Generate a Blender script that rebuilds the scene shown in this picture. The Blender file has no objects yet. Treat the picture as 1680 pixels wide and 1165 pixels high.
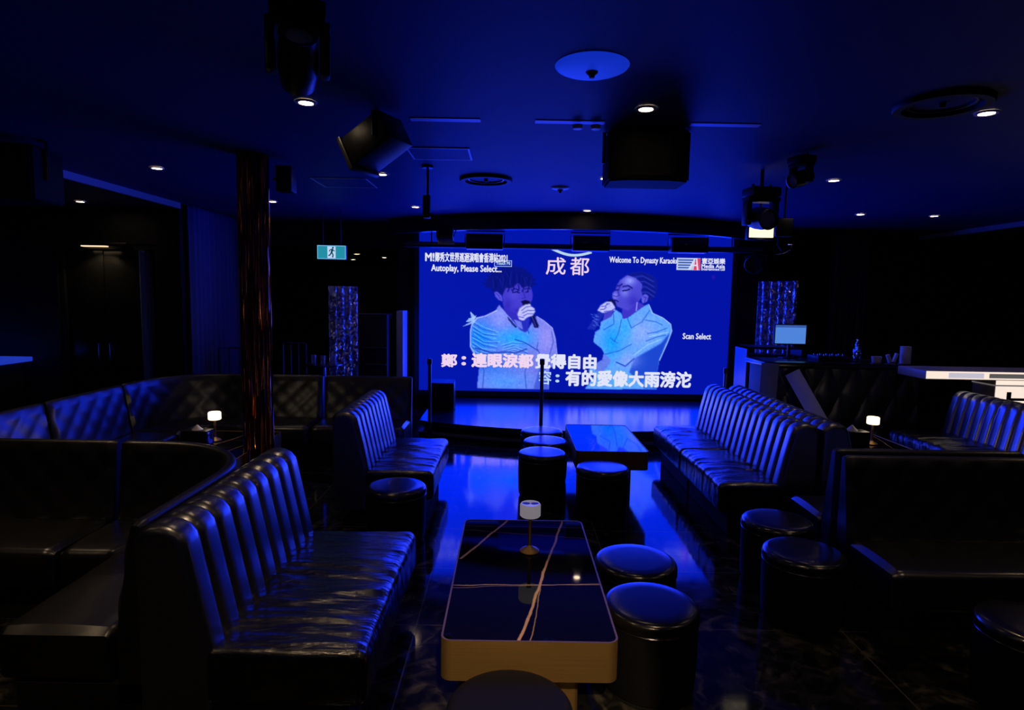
import bpy, bmesh, math, random
import numpy as np
from mathutils import Vector, Matrix, noise
random.seed(7)
S = bpy.context.scene
COL = S.collection
PI = math.pi

# ------------------------------------------------------------------ camera, world, exposure, big lights
EYE = Vector((0, 0, 1.85))
PITCH, ROLL, YAW = math.radians(5.5), math.radians(1.0), math.radians(0.2)
fw = Vector((math.sin(YAW)*math.cos(PITCH), math.cos(YAW)*math.cos(PITCH), -math.sin(PITCH)))
rt = Vector((math.cos(YAW), -math.sin(YAW), 0)); up = rt.cross(fw)
rx = rt*math.cos(ROLL) + up*math.sin(ROLL); ux = up*math.cos(ROLL) - rt*math.sin(ROLL)
cam = bpy.data.objects.new('camera', bpy.data.cameras.new('camera'))
COL.objects.link(cam)
m = Matrix((rx, ux, -fw)).transposed().to_4x4(); m.translation = EYE
cam.matrix_world = m
cam.data.sensor_width = 36; cam.data.lens = 36*1000/1680
cam.data.clip_start = 0.05; cam.data.clip_end = 60
S.camera = cam

world = bpy.data.worlds.new('world'); S.world = world; world.use_nodes = True
wb = world.node_tree.nodes['Background']
wb.inputs[0].default_value = (0.1, 0.15, 0.6, 1); wb.inputs[1].default_value = 0.0006

S.view_settings.view_transform = 'Standard'
S.view_settings.look = 'None'
S.view_settings.exposure = 0.0
S.view_settings.gamma = 1.0
S.view_settings.use_curve_mapping = False

SCX0, SCX1, SCZ0, SCZ1, SCY = -1.47, 3.53, 0.31, 2.90, 9.82     # the LED wall

def area_light(name, loc, rot, sx, sy, energy, color, spread=180):
    l = bpy.data.lights.new(name, 'AREA'); l.shape = 'RECTANGLE'; l.size = sx; l.size_y = sy
    l.energy = energy; l.color = color; l.spread = math.radians(spread)
    o = bpy.data.objects.new(name, l); COL.objects.link(o); o.location = loc; o.rotation_euler = rot
    return o
# the LED wall's own light, thrown into the room from its face
area_light('led_wall_light', ((SCX0+SCX1)/2, SCY-0.03, (SCZ0+SCZ1)/2), (-PI/2, 0, 0), 4.9, 2.5, 200, (0.0, 0.020, 1.0))

# ------------------------------------------------------------------ materials
def nodes_of(name):
    mt = bpy.data.materials.new(name); mt.use_nodes = True
    nt = mt.node_tree
    return mt, nt, nt.nodes['Principled BSDF']
def setp(b, **k):
    for n, v in k.items():
        key = {'color': 'Base Color', 'rough': 'Roughness', 'metal': 'Metallic', 'ior': 'IOR', 'coat': 'Coat Weight',
               'coat_rough': 'Coat Roughness', 'emit': 'Emission Color', 'estr': 'Emission Strength', 'sheen': 'Sheen Weight',
               'trans': 'Transmission Weight', 'spec': 'Specular IOR Level', 'alpha': 'Alpha'}[n]
        if n in ('color', 'emit'): v = tuple(v)+(1,)
        b.inputs[key].default_value = v
def M(name, color=(.01, .01, .01), rough=.5, bump=0, bscale=(20, 20, 20), detail=3, bdist=.01, rvar=0, **k):
    mt, nt, b = nodes_of(name); setp(b, color=color, rough=rough, **k)
    tc = nt.nodes.new('ShaderNodeTexCoord'); mp = nt.nodes.new('ShaderNodeMapping'); mp.inputs['Scale'].default_value = bscale
    nt.links.new(tc.outputs['Object'], mp.inputs[0])
    n = nt.nodes.new('ShaderNodeTexNoise'); n.inputs['Scale'].default_value = 1; n.inputs['Detail'].default_value = detail
    nt.links.new(mp.outputs[0], n.inputs['Vector'])
    if bump:
        bp = nt.nodes.new('ShaderNodeBump'); bp.inputs['Strength'].default_value = bump; bp.inputs['Distance'].default_value = bdist
        nt.links.new(n.outputs['Fac'], bp.inputs['Height']); nt.links.new(bp.outputs[0], b.inputs['Normal'])
    if rvar:
        mr = nt.nodes.new('ShaderNodeMapRange'); mr.inputs['To Min'].default_value = rough-rvar; mr.inputs['To Max'].default_value = rough+rvar
        nt.links.new(n.outputs['Fac'], mr.inputs[0]); nt.links.new(mr.outputs[0], b.inputs['Roughness'])
    return mt
def emis(name, color, strength):
    mt, nt, b = nodes_of(name); setp(b, color=(.02, .02, .02), emit=color, estr=strength)
    return mt

LEATHER = M('black_leather', (.003, .003, .003), .31, bump=.10, bscale=(160, 160, 160), ior=4.0, bdist=.002)
STOOLSIDE = M('black_stool_side', (.006, .006, .007), .5, bump=.15, bscale=(90, 90, 90), ior=1.35)
PADL = M('black_stool_leather', (.006, .006, .006), .21, bump=.08, bscale=(160, 160, 160), ior=2.0, bdist=.002)
CREASED = M('creased_black_leather', (.003, .003, .003), .25, bump=.8, bscale=(4, 17, 7), detail=5, ior=2.5, bdist=.022)
CREASEX = M('creased_black_leather_across', (.008, .0075, .007), .30, bump=.3, bscale=(8, 8, 8), detail=3, ior=2.2, bdist=.006)
BOOTH = M('quilted_black_leather', (.008, .008, .008), .38, ior=2.0)
VELVET = M('black_velvet', (.006, .006, .008), .8, bump=.2, bscale=(60, 60, 60))
PLASTIC = M('black_plastic', (.003, .003, .004), .42, rvar=.06)
BLACKMETAL = M('black_metal', (.01, .01, .012), .4, ior=1.8)
BLACKPAINT = M('black_paint', (.012, .012, .014), .6, bump=.05, bscale=(30, 30, 30))
BRASS = M('brushed_brass', (.58, .36, .12), .52, metal=.9, bump=.06, bscale=(3, 3, 300), rvar=.08)
CHROME = M('chrome', (.55, .55, .6), .18, metal=1)
DARKCHROME = M('dark_steel', (.16, .16, .19), .3, metal=1)
WHITEPAINT = M('white_paint', (.8, .8, .8), .42, ior=1.75)
WHITELAC = M('white_lacquer', (.6, .56, .52), .3)
GLOWFRONT = M('glowing_white_front', (.78, .72, .66), .3, emit=(1, .84, .72), estr=.95)  # glow put into the white counter's front so it looks bright
GREYINLAY = M('grey_inlay', (.22, .2, .2), .4, emit=(1, .9, .9), estr=.10)  # the inlay carries a little of the counter's added glow
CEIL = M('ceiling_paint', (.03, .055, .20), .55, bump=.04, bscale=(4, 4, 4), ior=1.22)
WALLM = M('dark_wall_paint', (.010, .013, .018), .55, bump=.05, bscale=(12, 12, 12))
WALLB = M('matt_black_wall', (.006, .006, .008), .6)
DRAPE = M('blue_velvet_drape', (.14, .2, .5), .7, sheen=.2)
DARKDRAPE = M('dark_velvet_drape', (.02, .022, .04), .7, sheen=.1)
STAGEM = M('stage_vinyl', (.008, .014, .04), .2, bump=.04, bscale=(2, 40, 1), ior=1.4, spec=.38)
GLASSW = M('frosted_glass', (.75, .72, .75), .25, ior=1.45, emit=(.9, .85, 1), estr=.16)  # faint glow in the material keeps the unlit glass grey-white
LAMPLIT = emis('lit_lamp_shade', (1, .80, .52), 2.2)
DOWN = emis('downlight_lens', (1, .74, .46), 22)
DOWNDIM = emis('dim_downlight_lens', (1, .9, .8), .8)
PAPER = M('white_paper', (.8, .8, .8), .7)
CLEARG = M('clear_glass', (.7, .75, .85), .05, ior=1.5, trans=.7)
BLUELENS = M('flood_lens', (.35, .4, .55), .15, ior=1.9)

def marble_table(name, veins):
    """black glass marble with gold veins laid along given lines (object coordinates)"""
    mt, nt, b = nodes_of(name); setp(b, color=(.004, .004, .006), rough=.035, ior=1.4, spec=.4)
    N = nt.nodes.new; Lk = nt.links.new
    tc = N('ShaderNodeTexCoord')
    nz = N('ShaderNodeTexNoise'); nz.inputs['Scale'].default_value = 5; nz.inputs['Detail'].default_value = 5
    Lk(tc.outputs['Object'], nz.inputs['Vector'])
    sub = N('ShaderNodeVectorMath'); sub.operation = 'SUBTRACT'; Lk(nz.outputs['Color'], sub.inputs[0]); sub.inputs[1].default_value = (.5, .5, .5)
    scl = N('ShaderNodeVectorMath'); scl.operation = 'SCALE'; Lk(sub.outputs[0], scl.inputs[0]); scl.inputs['Scale'].default_value = .035
    add = N('ShaderNodeVectorMath'); Lk(tc.outputs['Object'], add.inputs[0]); Lk(scl.outputs[0], add.inputs[1])
    prev = None
    sepp = N('ShaderNodeSeparateXYZ'); Lk(tc.outputs['Object'], sepp.inputs[0])
    for (x0, y0, x1, y1, w, k) in veins:
        dx, dy = x1-x0, y1-y0; l = math.hypot(dx, dy); nx, ny = -dy/l, dx/l; c = nx*x0+ny*y0
        d = N('ShaderNodeVectorMath'); d.operation = 'DOT_PRODUCT'; Lk(add.outputs[0], d.inputs[0]); d.inputs[1].default_value = (nx, ny, 0)
        s = N('ShaderNodeMath'); s.operation = 'SUBTRACT'; Lk(d.outputs['Value'], s.inputs[0]); s.inputs[1].default_value = c
        a = N('ShaderNodeMath'); a.operation = 'ABSOLUTE'; Lk(s.outputs[0], a.inputs[0])
        mr = N('ShaderNodeMapRange'); Lk(a.outputs[0], mr.inputs[0])
        mr.inputs['From Min'].default_value = w*.5; mr.inputs['From Max'].default_value = w; mr.inputs['To Min'].default_value = k; mr.inputs['To Max'].default_value = 0
        if abs(dy) > .25:                 # the vein ends where the slab's pattern ends it
            g1 = N('ShaderNodeMath'); g1.operation = 'GREATER_THAN'; Lk(sepp.outputs['Y'], g1.inputs[0]); g1.inputs[1].default_value = min(y0, y1)
            g2 = N('ShaderNodeMath'); g2.operation = 'LESS_THAN'; Lk(sepp.outputs['Y'], g2.inputs[0]); g2.inputs[1].default_value = max(y0, y1)
            m1 = N('ShaderNodeMath'); m1.operation = 'MULTIPLY'; Lk(g1.outputs[0], m1.inputs[0]); Lk(g2.outputs[0], m1.inputs[1])
            m2 = N('ShaderNodeMath'); m2.operation = 'MULTIPLY'; Lk(m1.outputs[0], m2.inputs[0]); Lk(mr.outputs[0], m2.inputs[1]); mr = m2
        if prev is None: prev = mr
        else:
            mx = N('ShaderNodeMath'); mx.operation = 'MAXIMUM'; Lk(prev.outputs[0], mx.inputs[0]); Lk(mr.outputs[0], mx.inputs[1]); prev = mx
    mix = N('ShaderNodeMix'); mix.data_type = 'RGBA'; Lk(prev.outputs[0], mix.inputs[0])
    mix.inputs[6].default_value = (.004, .004, .006, 1); mix.inputs[7].default_value = (.85, .52, .26, 1)
    Lk(mix.outputs[2], b.inputs['Base Color'])
    return mt

def floor_mat():
    mt, nt, b = nodes_of('polished_black_marble_tiles'); setp(b, color=(.01, .01, .012), rough=.06, ior=1.42, spec=.38)
    N = nt.nodes.new; Lk = nt.links.new
    tc = N('ShaderNodeTexCoord')
    n1 = N('ShaderNodeTexNoise'); n1.inputs['Scale'].default_value = 1.6; n1.inputs['Detail'].default_value = 8; n1.inputs['Distortion'].default_value = 1.6
    Lk(tc.outputs['Object'], n1.inputs['Vector'])
    a = N('ShaderNodeMath'); a.operation = 'SUBTRACT'; Lk(n1.outputs['Fac'], a.inputs[0]); a.inputs[1].default_value = .5
    ab = N('ShaderNodeMath'); ab.operation = 'ABSOLUTE'; Lk(a.outputs[0], ab.inputs[0])
    r = N('ShaderNodeValToRGB'); Lk(ab.outputs[0], r.inputs[0])
    r.color_ramp.elements[0].position = 0; r.color_ramp.elements[0].color = (.05, .047, .038, 1)
    r.color_ramp.elements[1].position = .035; r.color_ramp.elements[1].color = (.012, .012, .012, 1)
    n2 = N('ShaderNodeTexNoise'); n2.inputs['Scale'].default_value = 9; n2.inputs['Detail'].default_value = 6; n2.inputs['Distortion'].default_value = 1
    Lk(tc.outputs['Object'], n2.inputs['Vector'])
    r2 = N('ShaderNodeValToRGB'); Lk(n2.outputs['Fac'], r2.inputs[0])
    r2.color_ramp.elements[0].position = .45; r2.color_ramp.elements[0].color = (.5, .5, .5, 1)
    r2.color_ramp.elements[1].position = .72; r2.color_ramp.elements[1].color = (2.6, 2.5, 2.1, 1)
    mu = N('ShaderNodeMix'); mu.data_type = 'RGBA'; mu.blend_type = 'MULTIPLY'; mu.inputs[0].default_value = 1
    Lk(r.outputs[0], mu.inputs[6]); Lk(r2.outputs[0], mu.inputs[7])
    br = N('ShaderNodeTexBrick'); br.inputs['Scale'].default_value = 1; br.offset = 0
    br.inputs['Brick Width'].default_value = 1.2; br.inputs['Row Height'].default_value = .72; br.inputs['Mortar Size'].default_value = .0035
    br.inputs['Mortar Smooth'].default_value = 0
    mp = N('ShaderNodeMapping'); mp.inputs['Location'].default_value = (.5, .33, 0); Lk(tc.outputs['Object'], mp.inputs[0]); Lk(mp.outputs[0], br.inputs['Vector'])
    mix = N('ShaderNodeMix'); mix.data_type = 'RGBA'; Lk(br.outputs['Fac'], mix.inputs[0]); Lk(mu.outputs[2], mix.inputs[6]); mix.inputs[7].default_value = (.11, .1, .09, 1)
    Lk(mix.outputs[2], b.inputs['Base Color'])
    mr = N('ShaderNodeMapRange'); Lk(n2.outputs['Fac'], mr.inputs[0]); mr.inputs['To Min'].default_value = .03; mr.inputs['To Max'].default_value = .14
    Lk(mr.outputs[0], b.inputs['Roughness'])
    return mt

def sequin(name, color, scale, tilt=.9, rough=.22):
    """foil flakes: metal with a random tilt for every cell"""
    mt, nt, b = nodes_of(name); setp(b, color=color, rough=rough, metal=1)
    N = nt.nodes.new; Lk = nt.links.new
    tc = N('ShaderNodeTexCoord'); mp = N('ShaderNodeMapping'); mp.inputs['Scale'].default_value = scale; Lk(tc.outputs['Object'], mp.inputs[0])
    v = N('ShaderNodeTexVoronoi'); v.inputs['Scale'].default_value = 1; Lk(mp.outputs[0], v.inputs['Vector'])
    sub = N('ShaderNodeVectorMath'); sub.operation = 'SUBTRACT'; Lk(v.outputs['Color'], sub.inputs[0]); sub.inputs[1].default_value = (.5, .5, .5)
    sc = N('ShaderNodeVectorMath'); sc.operation = 'SCALE'; Lk(sub.outputs[0], sc.inputs[0]); sc.inputs['Scale'].default_value = tilt*2
    ge = N('ShaderNodeNewGeometry')
    ad = N('ShaderNodeVectorMath'); Lk(ge.outputs['Normal'], ad.inputs[0]); Lk(sc.outputs[0], ad.inputs[1])
    no = N('ShaderNodeVectorMath'); no.operation = 'NORMALIZE'; Lk(ad.outputs[0], no.inputs[0])
    Lk(no.outputs[0], b.inputs['Normal'])
    return mt
FOILRED = sequin('copper_foil_strips', (.55, .20, .11), (75, 75, 4.0), .55, .2)
SEQBLUE = sequin('silver_sequins', (.8, .8, .85), (36, 36, 36), .8, .3)

# ------------------------------------------------------------------ mesh helpers
def obj(name, bm, mat, parent=None, smooth=True, loc=None):
    me = bpy.data.meshes.new(name)
    bmesh.ops.recalc_face_normals(bm, faces=bm.faces)
    bm.to_mesh(me); bm.free()
    if smooth:
        for p in me.polygons: p.use_smooth = True
        try: me.set_sharp_from_angle(angle=math.radians(38))
        except Exception: pass
    me.materials.append(mat)
    o = bpy.data.objects.new(name, me); COL.objects.link(o)
    if parent is not None: o.parent = parent
    if loc is not None: o.location = loc
    return o
def tag(o, label, cat, group=None, kind=None):
    o['label'] = label; o['category'] = cat
    if group: o['group'] = group
    if kind: o['kind'] = kind
    return o
def thing(name, label, cat, loc=(0, 0, 0), rz=0, group=None):
    o = bpy.data.objects.new(name, None); COL.objects.link(o); o.empty_display_size = .1
    o.location = loc; o.rotation_euler = (0, 0, rz)
    return tag(o, label, cat, group)
def struct(name, bm, mat, smooth=False):
    o = obj(name, bm, mat, None, smooth); o['kind'] = 'structure'; return o
def dup(root, label, loc, rz=None, group=None):
    r = root.copy(); COL.objects.link(r); r.location = loc; r['label'] = label
    if rz is not None: r.rotation_euler = (0, 0, rz)
    if group: r['group'] = group
    for ch in list(root.children):
        c = ch.copy(); COL.objects.link(c); c.parent = r
        for g in list(ch.children):
            d = g.copy(); COL.objects.link(d); d.parent = c
    return r
def BM(): return bmesh.new()
def box(bm, x0, x1, y0, y1, z0, z1, mat=None):
    vs = [Vector((x, y, z)) for x in (x0, x1) for y in (y0, y1) for z in (z0, z1)]
    if mat is not None: vs = [mat @ v for v in vs]
    v = [bm.verts.new(p) for p in vs]
    for f in ((0, 1, 3, 2), (4, 6, 7, 5), (0, 4, 5, 1), (2, 3, 7, 6), (0, 2, 6, 4), (1, 5, 7, 3)):
        bm.faces.new([v[i] for i in f])
    return bm
def rbox(x0, x1, y0, y1, z0, z1, r=.01, seg=2, mat=None):
    b = BM(); box(b, x0, x1, y0, y1, z0, z1)
    if r: bmesh.ops.bevel(b, geom=b.edges[:], offset=r, segments=seg, affect='EDGES', profile=.5)
    if mat is not None: bmesh.ops.transform(b, matrix=mat, verts=b.verts)
    return b
def bx(x0, x1, y0, y1, z0, z1): return box(BM(), x0, x1, y0, y1, z0, z1)
def merge(a, b, mat=None):
    me = bpy.data.meshes.new('tmp'); b.to_mesh(me); b.free()
    if mat is not None: me.transform(mat)
    a.from_mesh(me); bpy.data.meshes.remove(me); return a
def lathe(profile, n=40, bm=None, mat=None):
    bm = bm or BM(); rings = []
    for r, z in profile:
        if r < 1e-6: rings.append([bm.verts.new((mat @ Vector((0, 0, z))) if mat else (0, 0, z))])
        else:
            rr = []
            for i in range(n):
                a = 2*PI*i/n; p = Vector((r*math.cos(a), r*math.sin(a), z))
                rr.append(bm.verts.new(mat @ p if mat else p))
            rings.append(rr)
    for a, b in zip(rings, rings[1:]):
        for i in range(n):
            j = (i+1) % n
            if len(a) == 1 and len(b) == 1: continue
            if len(a) == 1: bm.faces.new((a[0], b[i], b[j]))
            elif len(b) == 1: bm.faces.new((a[i], a[j], b[0]))
            else: bm.faces.new((a[i], a[j], b[j], b[i]))
    return bm
def tube(pts, r, n=8, bm=None):
    bm = bm or BM(); pts = [Vector(p) for p in pts]; rings = []
    for i, p in enumerate(pts):
        t = (pts[min(i+1, len(pts)-1)]-pts[max(i-1, 0)]).normalized()
        a = t.orthogonal().normalized() if abs(t.z) > .9 else t.cross(Vector((0, 0, 1))).normalized()
        b = t.cross(a)
        rings.append([bm.verts.new(p+a*r*math.cos(2*PI*k/n)+b*r*math.sin(2*PI*k/n)) for k in range(n)])
    for a, b in zip(rings, rings[1:]):
        for k in range(n): bm.faces.new((a[k], a[(k+1) % n], b[(k+1) % n], b[k]))
    bm.faces.new(rings[0][::-1]); bm.faces.new(rings[-1])
    return bm
def rrect(x0, x1, z0, z1, r, n=6, sub=10):
    """rounded rectangle outline (counter-clockwise), straight runs subdivided"""
    out = []
    for cx, cz, a0 in ((x1-r, z1-r, 0), (x0+r, z1-r, PI/2), (x0+r, z0+r, PI), (x1-r, z0+r, 1.5*PI)):
        for k in range(n+1):
            a = a0+PI/2*k/n; out.append((cx+r*math.cos(a), cz+r*math.sin(a)))
    res = []
    for i, p in enumerate(out):
        q = out[(i+1) % len(out)]; d = math.hypot(q[0]-p[0], q[1]-p[1]); k = max(1, int(d/(max(x1-x0, z1-z0)/sub)))
        for t in range(k): res.append((p[0]+(q[0]-p[0])*t/k, p[1]+(q[1]-p[1])*t/k))
    return res
def loft_y(prof, ys, r, disp=None):
    """sweep a closed x-z outline along y; ends rounded by r; disp(x,y,z)->amount along the outline normal"""
    bm = BM(); n = len(prof)
    cx = sum(p[0] for p in prof)/n; cz = sum(p[1] for p in prof)/n
    nor = []
    for i in range(n):
        a, b = prof[i-1], prof[(i+1) % n]; dx, dz = b[0]-a[0], b[1]-a[1]; l = math.hypot(dx, dz) or 1
        nx, nz = dz/l, -dx/l
        nor.append((nx, nz))
    area = sum(prof[i][0]*prof[(i+1) % n][1]-prof[(i+1) % n][0]*prof[i][1] for i in range(n))
    if area < 0: nor = [(-a, -b) for a, b in nor]
    y0, y1 = ys[0], ys[-1]; rings = []
    ys = list(ys)
    st = []
    for k in range(5): st.append((y0+r*(1-math.cos(PI/2*k/4)), r*(1-math.sin(PI/2*k/4))))
    st += [(y, 0) for y in ys if y0+r*1.02 < y < y1-r*1.02]
    for k in range(4, -1, -1): st.append((y1-r*(1-math.cos(PI/2*k/4)), r*(1-math.sin(PI/2*k/4))))
    st = [(st[0][0], r+.012)]+st+[(st[-1][0], r+.012)]
    for y, ins in st:
        ring = []
        for (x, z), (nx, nz) in zip(prof, nor):
            d = -ins + (disp(x, y, z) if disp and ins < r*.5 else 0)
            ring.append(bm.verts.new((x+nx*d, y, z+nz*d)))
        rings.append(ring)
    for a, b in zip(rings, rings[1:]):
        for i in range(n): bm.faces.new((a[i], a[(i+1) % n], b[(i+1) % n], b[i]))
    bm.faces.new(rings[0][::-1]); bm.faces.new(rings[-1])
    return bm
def lin(a, b, step):
    n = max(2, int(abs(b-a)/step)+1); return [a+(b-a)*i/(n-1) for i in range(n)]
def smoothpath(corners, r, step=.03):
    """polyline in plan with rounded corners, evenly resampled -> list of (x,y,tx,ty,s)"""
    pts = [Vector(corners[0])]
    for i in range(1, len(corners)-1):
        a, b, c = Vector(corners[i-1]), Vector(corners[i]), Vector(corners[i+1])
        u, v = (a-b).normalized(), (c-b).normalized()
        p, q = b+u*r, b+v*r
        cen = p+v*r
        for k in range(13):
            t = k/12*PI/2
            pts.append(cen - v*r*math.cos(t) - u*r*math.sin(t))
    pts.append(Vector(corners[-1]))
    seg = [(pts[i+1]-pts[i]).length for i in range(len(pts)-1)]; tot = sum(seg)
    n = int(tot/step); out = []
    for k in range(n+1):
        s = tot*k/n; acc = 0
        for i, l in enumerate(seg):
            if s <= acc+l or i == len(seg)-1:
                p = pts[i].lerp(pts[i+1], min(1, (s-acc)/l if l else 0)); break
            acc += l
        out.append((p, s))
    res = []
    for i, (p, s) in enumerate(out):
        t = (out[min(i+1, n)][0]-out[max(i-1, 0)][0]).normalized(); res.append((p, t, s))
    return res
def sweep(path, prof, side, disp=None, ends=.02):
    """closed profile (offset, z) swept along a plan path; offset goes to the left (side=1) or right (-1) of travel"""
    bm = BM(); n = len(prof); nor = []; arc = [0]
    for i in range(n):
        a, b = prof[i-1], prof[(i+1) % n]; dx, dz = b[0]-a[0], b[1]-a[1]; l = math.hypot(dx, dz) or 1
        nor.append((dz/l, -dx/l))
        if i: arc.append(arc[-1]+math.hypot(prof[i][0]-prof[i-1][0], prof[i][1]-prof[i-1][1]))
    area = sum(prof[i][0]*prof[(i+1) % n][1]-prof[(i+1) % n][0]*prof[i][1] for i in range(n))
    if area < 0: nor = [(-a, -b) for a, b in nor]
    rings = []; s0, s1 = path[0][2], path[-1][2]
    for p, t, s in path:
        nrm = Vector((-t.y, t.x))*side
        e = min(s-s0, s1-s); ins = ends*(1-math.sqrt(max(0, 1-(1-min(1, e/ends))**2))) if ends and e < ends else 0
        ring = []
        for (o, z), (a, b), v in zip(prof, nor, arc):
            d = (disp(s, v, o, z) if disp and e > ends else 0)-ins
            q = p+nrm*(o+a*d); ring.append(bm.verts.new((q.x, q.y, z+b*d)))
        rings.append(ring)
    for end in (0, -1):               # a slightly smaller last ring keeps the end face flat
        src = rings[end]; cen = sum((v.co for v in src), Vector())/n
        capr = [bm.verts.new(v.co+(cen-v.co)*.06) for v in src]
        if end == 0: rings.insert(0, capr)
        else: rings.append(capr)
    for a, b in zip(rings, rings[1:]):
        for i in range(n): bm.faces.new((a[i], a[(i+1) % n], b[(i+1) % n], b[i]))
    bm.faces.new(rings[0][::-1]); bm.faces.new(rings[-1])
    return bm
def dens(prof, step):
    out = []
    for i, p in enumerate(prof):
        q = prof[(i+1) % len(prof)]; d = math.hypot(q[0]-p[0], q[1]-p[1]); k = max(1, int(d/step))
        for t in range(k): out.append((p[0]+(q[0]-p[0])*t/k, p[1]+(q[1]-p[1])*t/k))
    return out
def T(x, y, z): return Matrix.Translation((x, y, z))
def RX(a): return Matrix.Rotation(a, 4, 'X')
def RY(a): return Matrix.Rotation(a, 4, 'Y')
def RZ(a): return Matrix.Rotation(a, 4, 'Z')

# ------------------------------------------------------------------ room shell
struct('floor', bx(-9.2, 9.2, -3.4, 15.2, -.12, 0), floor_mat())
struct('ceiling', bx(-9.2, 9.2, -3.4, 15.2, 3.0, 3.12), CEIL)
struct('wall_left', bx(-9.3, -9.0, -3.4, 15.2, 0, 3.0), WALLM)
struct('wall_right', bx(9.0, 9.3, -3.4, 15.2, 0, 3.0), WALLM)
struct('wall_front', bx(-9.0, 9.0, -3.5, -3.2, 0, 3.0), WALLB)
struct('wall_back', bx(-9.0, 9.0, 14.9, 15.2, 0, 3.0), WALLM)
struct('wall_stage', bx(-1.85, 4.1, 10.0, 10.2, 0, 3.0), WALLB)
b = bx(-9.0, -6.05, 8.2, 8.4, 0, 2.92); box(b, -6.05, -4.70, 8.2, 8.4, 2.45, 2.92)
struct('wall_back_left', b, WALLM)
struct('wall_pillar', bx(-4.70, -4.40, 8.2, 10.4, 0, 2.999), WALLB)
struct('wall_far_right', bx(5.6, 9.0, 10.6, 10.8, 0, 3.0), WALLM)
# dropped ceilings at the sides with painted edges, and the low rear ceiling
struct('ceiling_left', bx(-9.0, -4.40, -3.2, 8.2, 2.92, 3.0), BLACKPAINT)
struct('trim_1', bx(-4.40, -4.375, 5.95, 8.2, 2.925, 2.999), WHITEPAINT)
struct('ceiling_right', bx(7.02, 9.0, -3.2, 10.6, 2.92, 3.0), BLACKPAINT)
struct('trim_2', bx(6.99, 7.02, 7.4, 10.6, 2.93, 2.999), WHITEPAINT)
struct('ceiling_rear', bx(-9.0, -1.86, 10.2, 14.9, 2.6, 2.999), WALLB)

# the double door in the left rear wall
b = bx(-6.05, -5.98, 8.22, 8.38, 0, 2.45); box(b, -4.76, -4.70, 8.22, 8.38, 0, 2.45); box(b, -5.98, -4.76, 8.22, 8.38, 2.38, 2.45)
struct('trim_3', b, BLACKPAINT)
dr = bpy.data.objects.new('door_1', None); COL.objects.link(dr); dr['kind'] = 'structure'; dr.location = (0, 8.27, 0)
for x0, x1, hx in ((-5.97, -5.48, -5.55), (-5.47, -4.98, -5.40)):
    lf = obj('door_leaf', rbox(x0, x1, 0, .05, .01, 2.37, .006), M('dark_glass_door', (.012, .012, .012), .22, ior=1.5), dr)
    obj('door_handle', tube([(hx, 0, .85), (hx, -.05, .86), (hx, -.05, 1.12), (hx, 0, 1.13)], .012), CHROME, lf)

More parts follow.
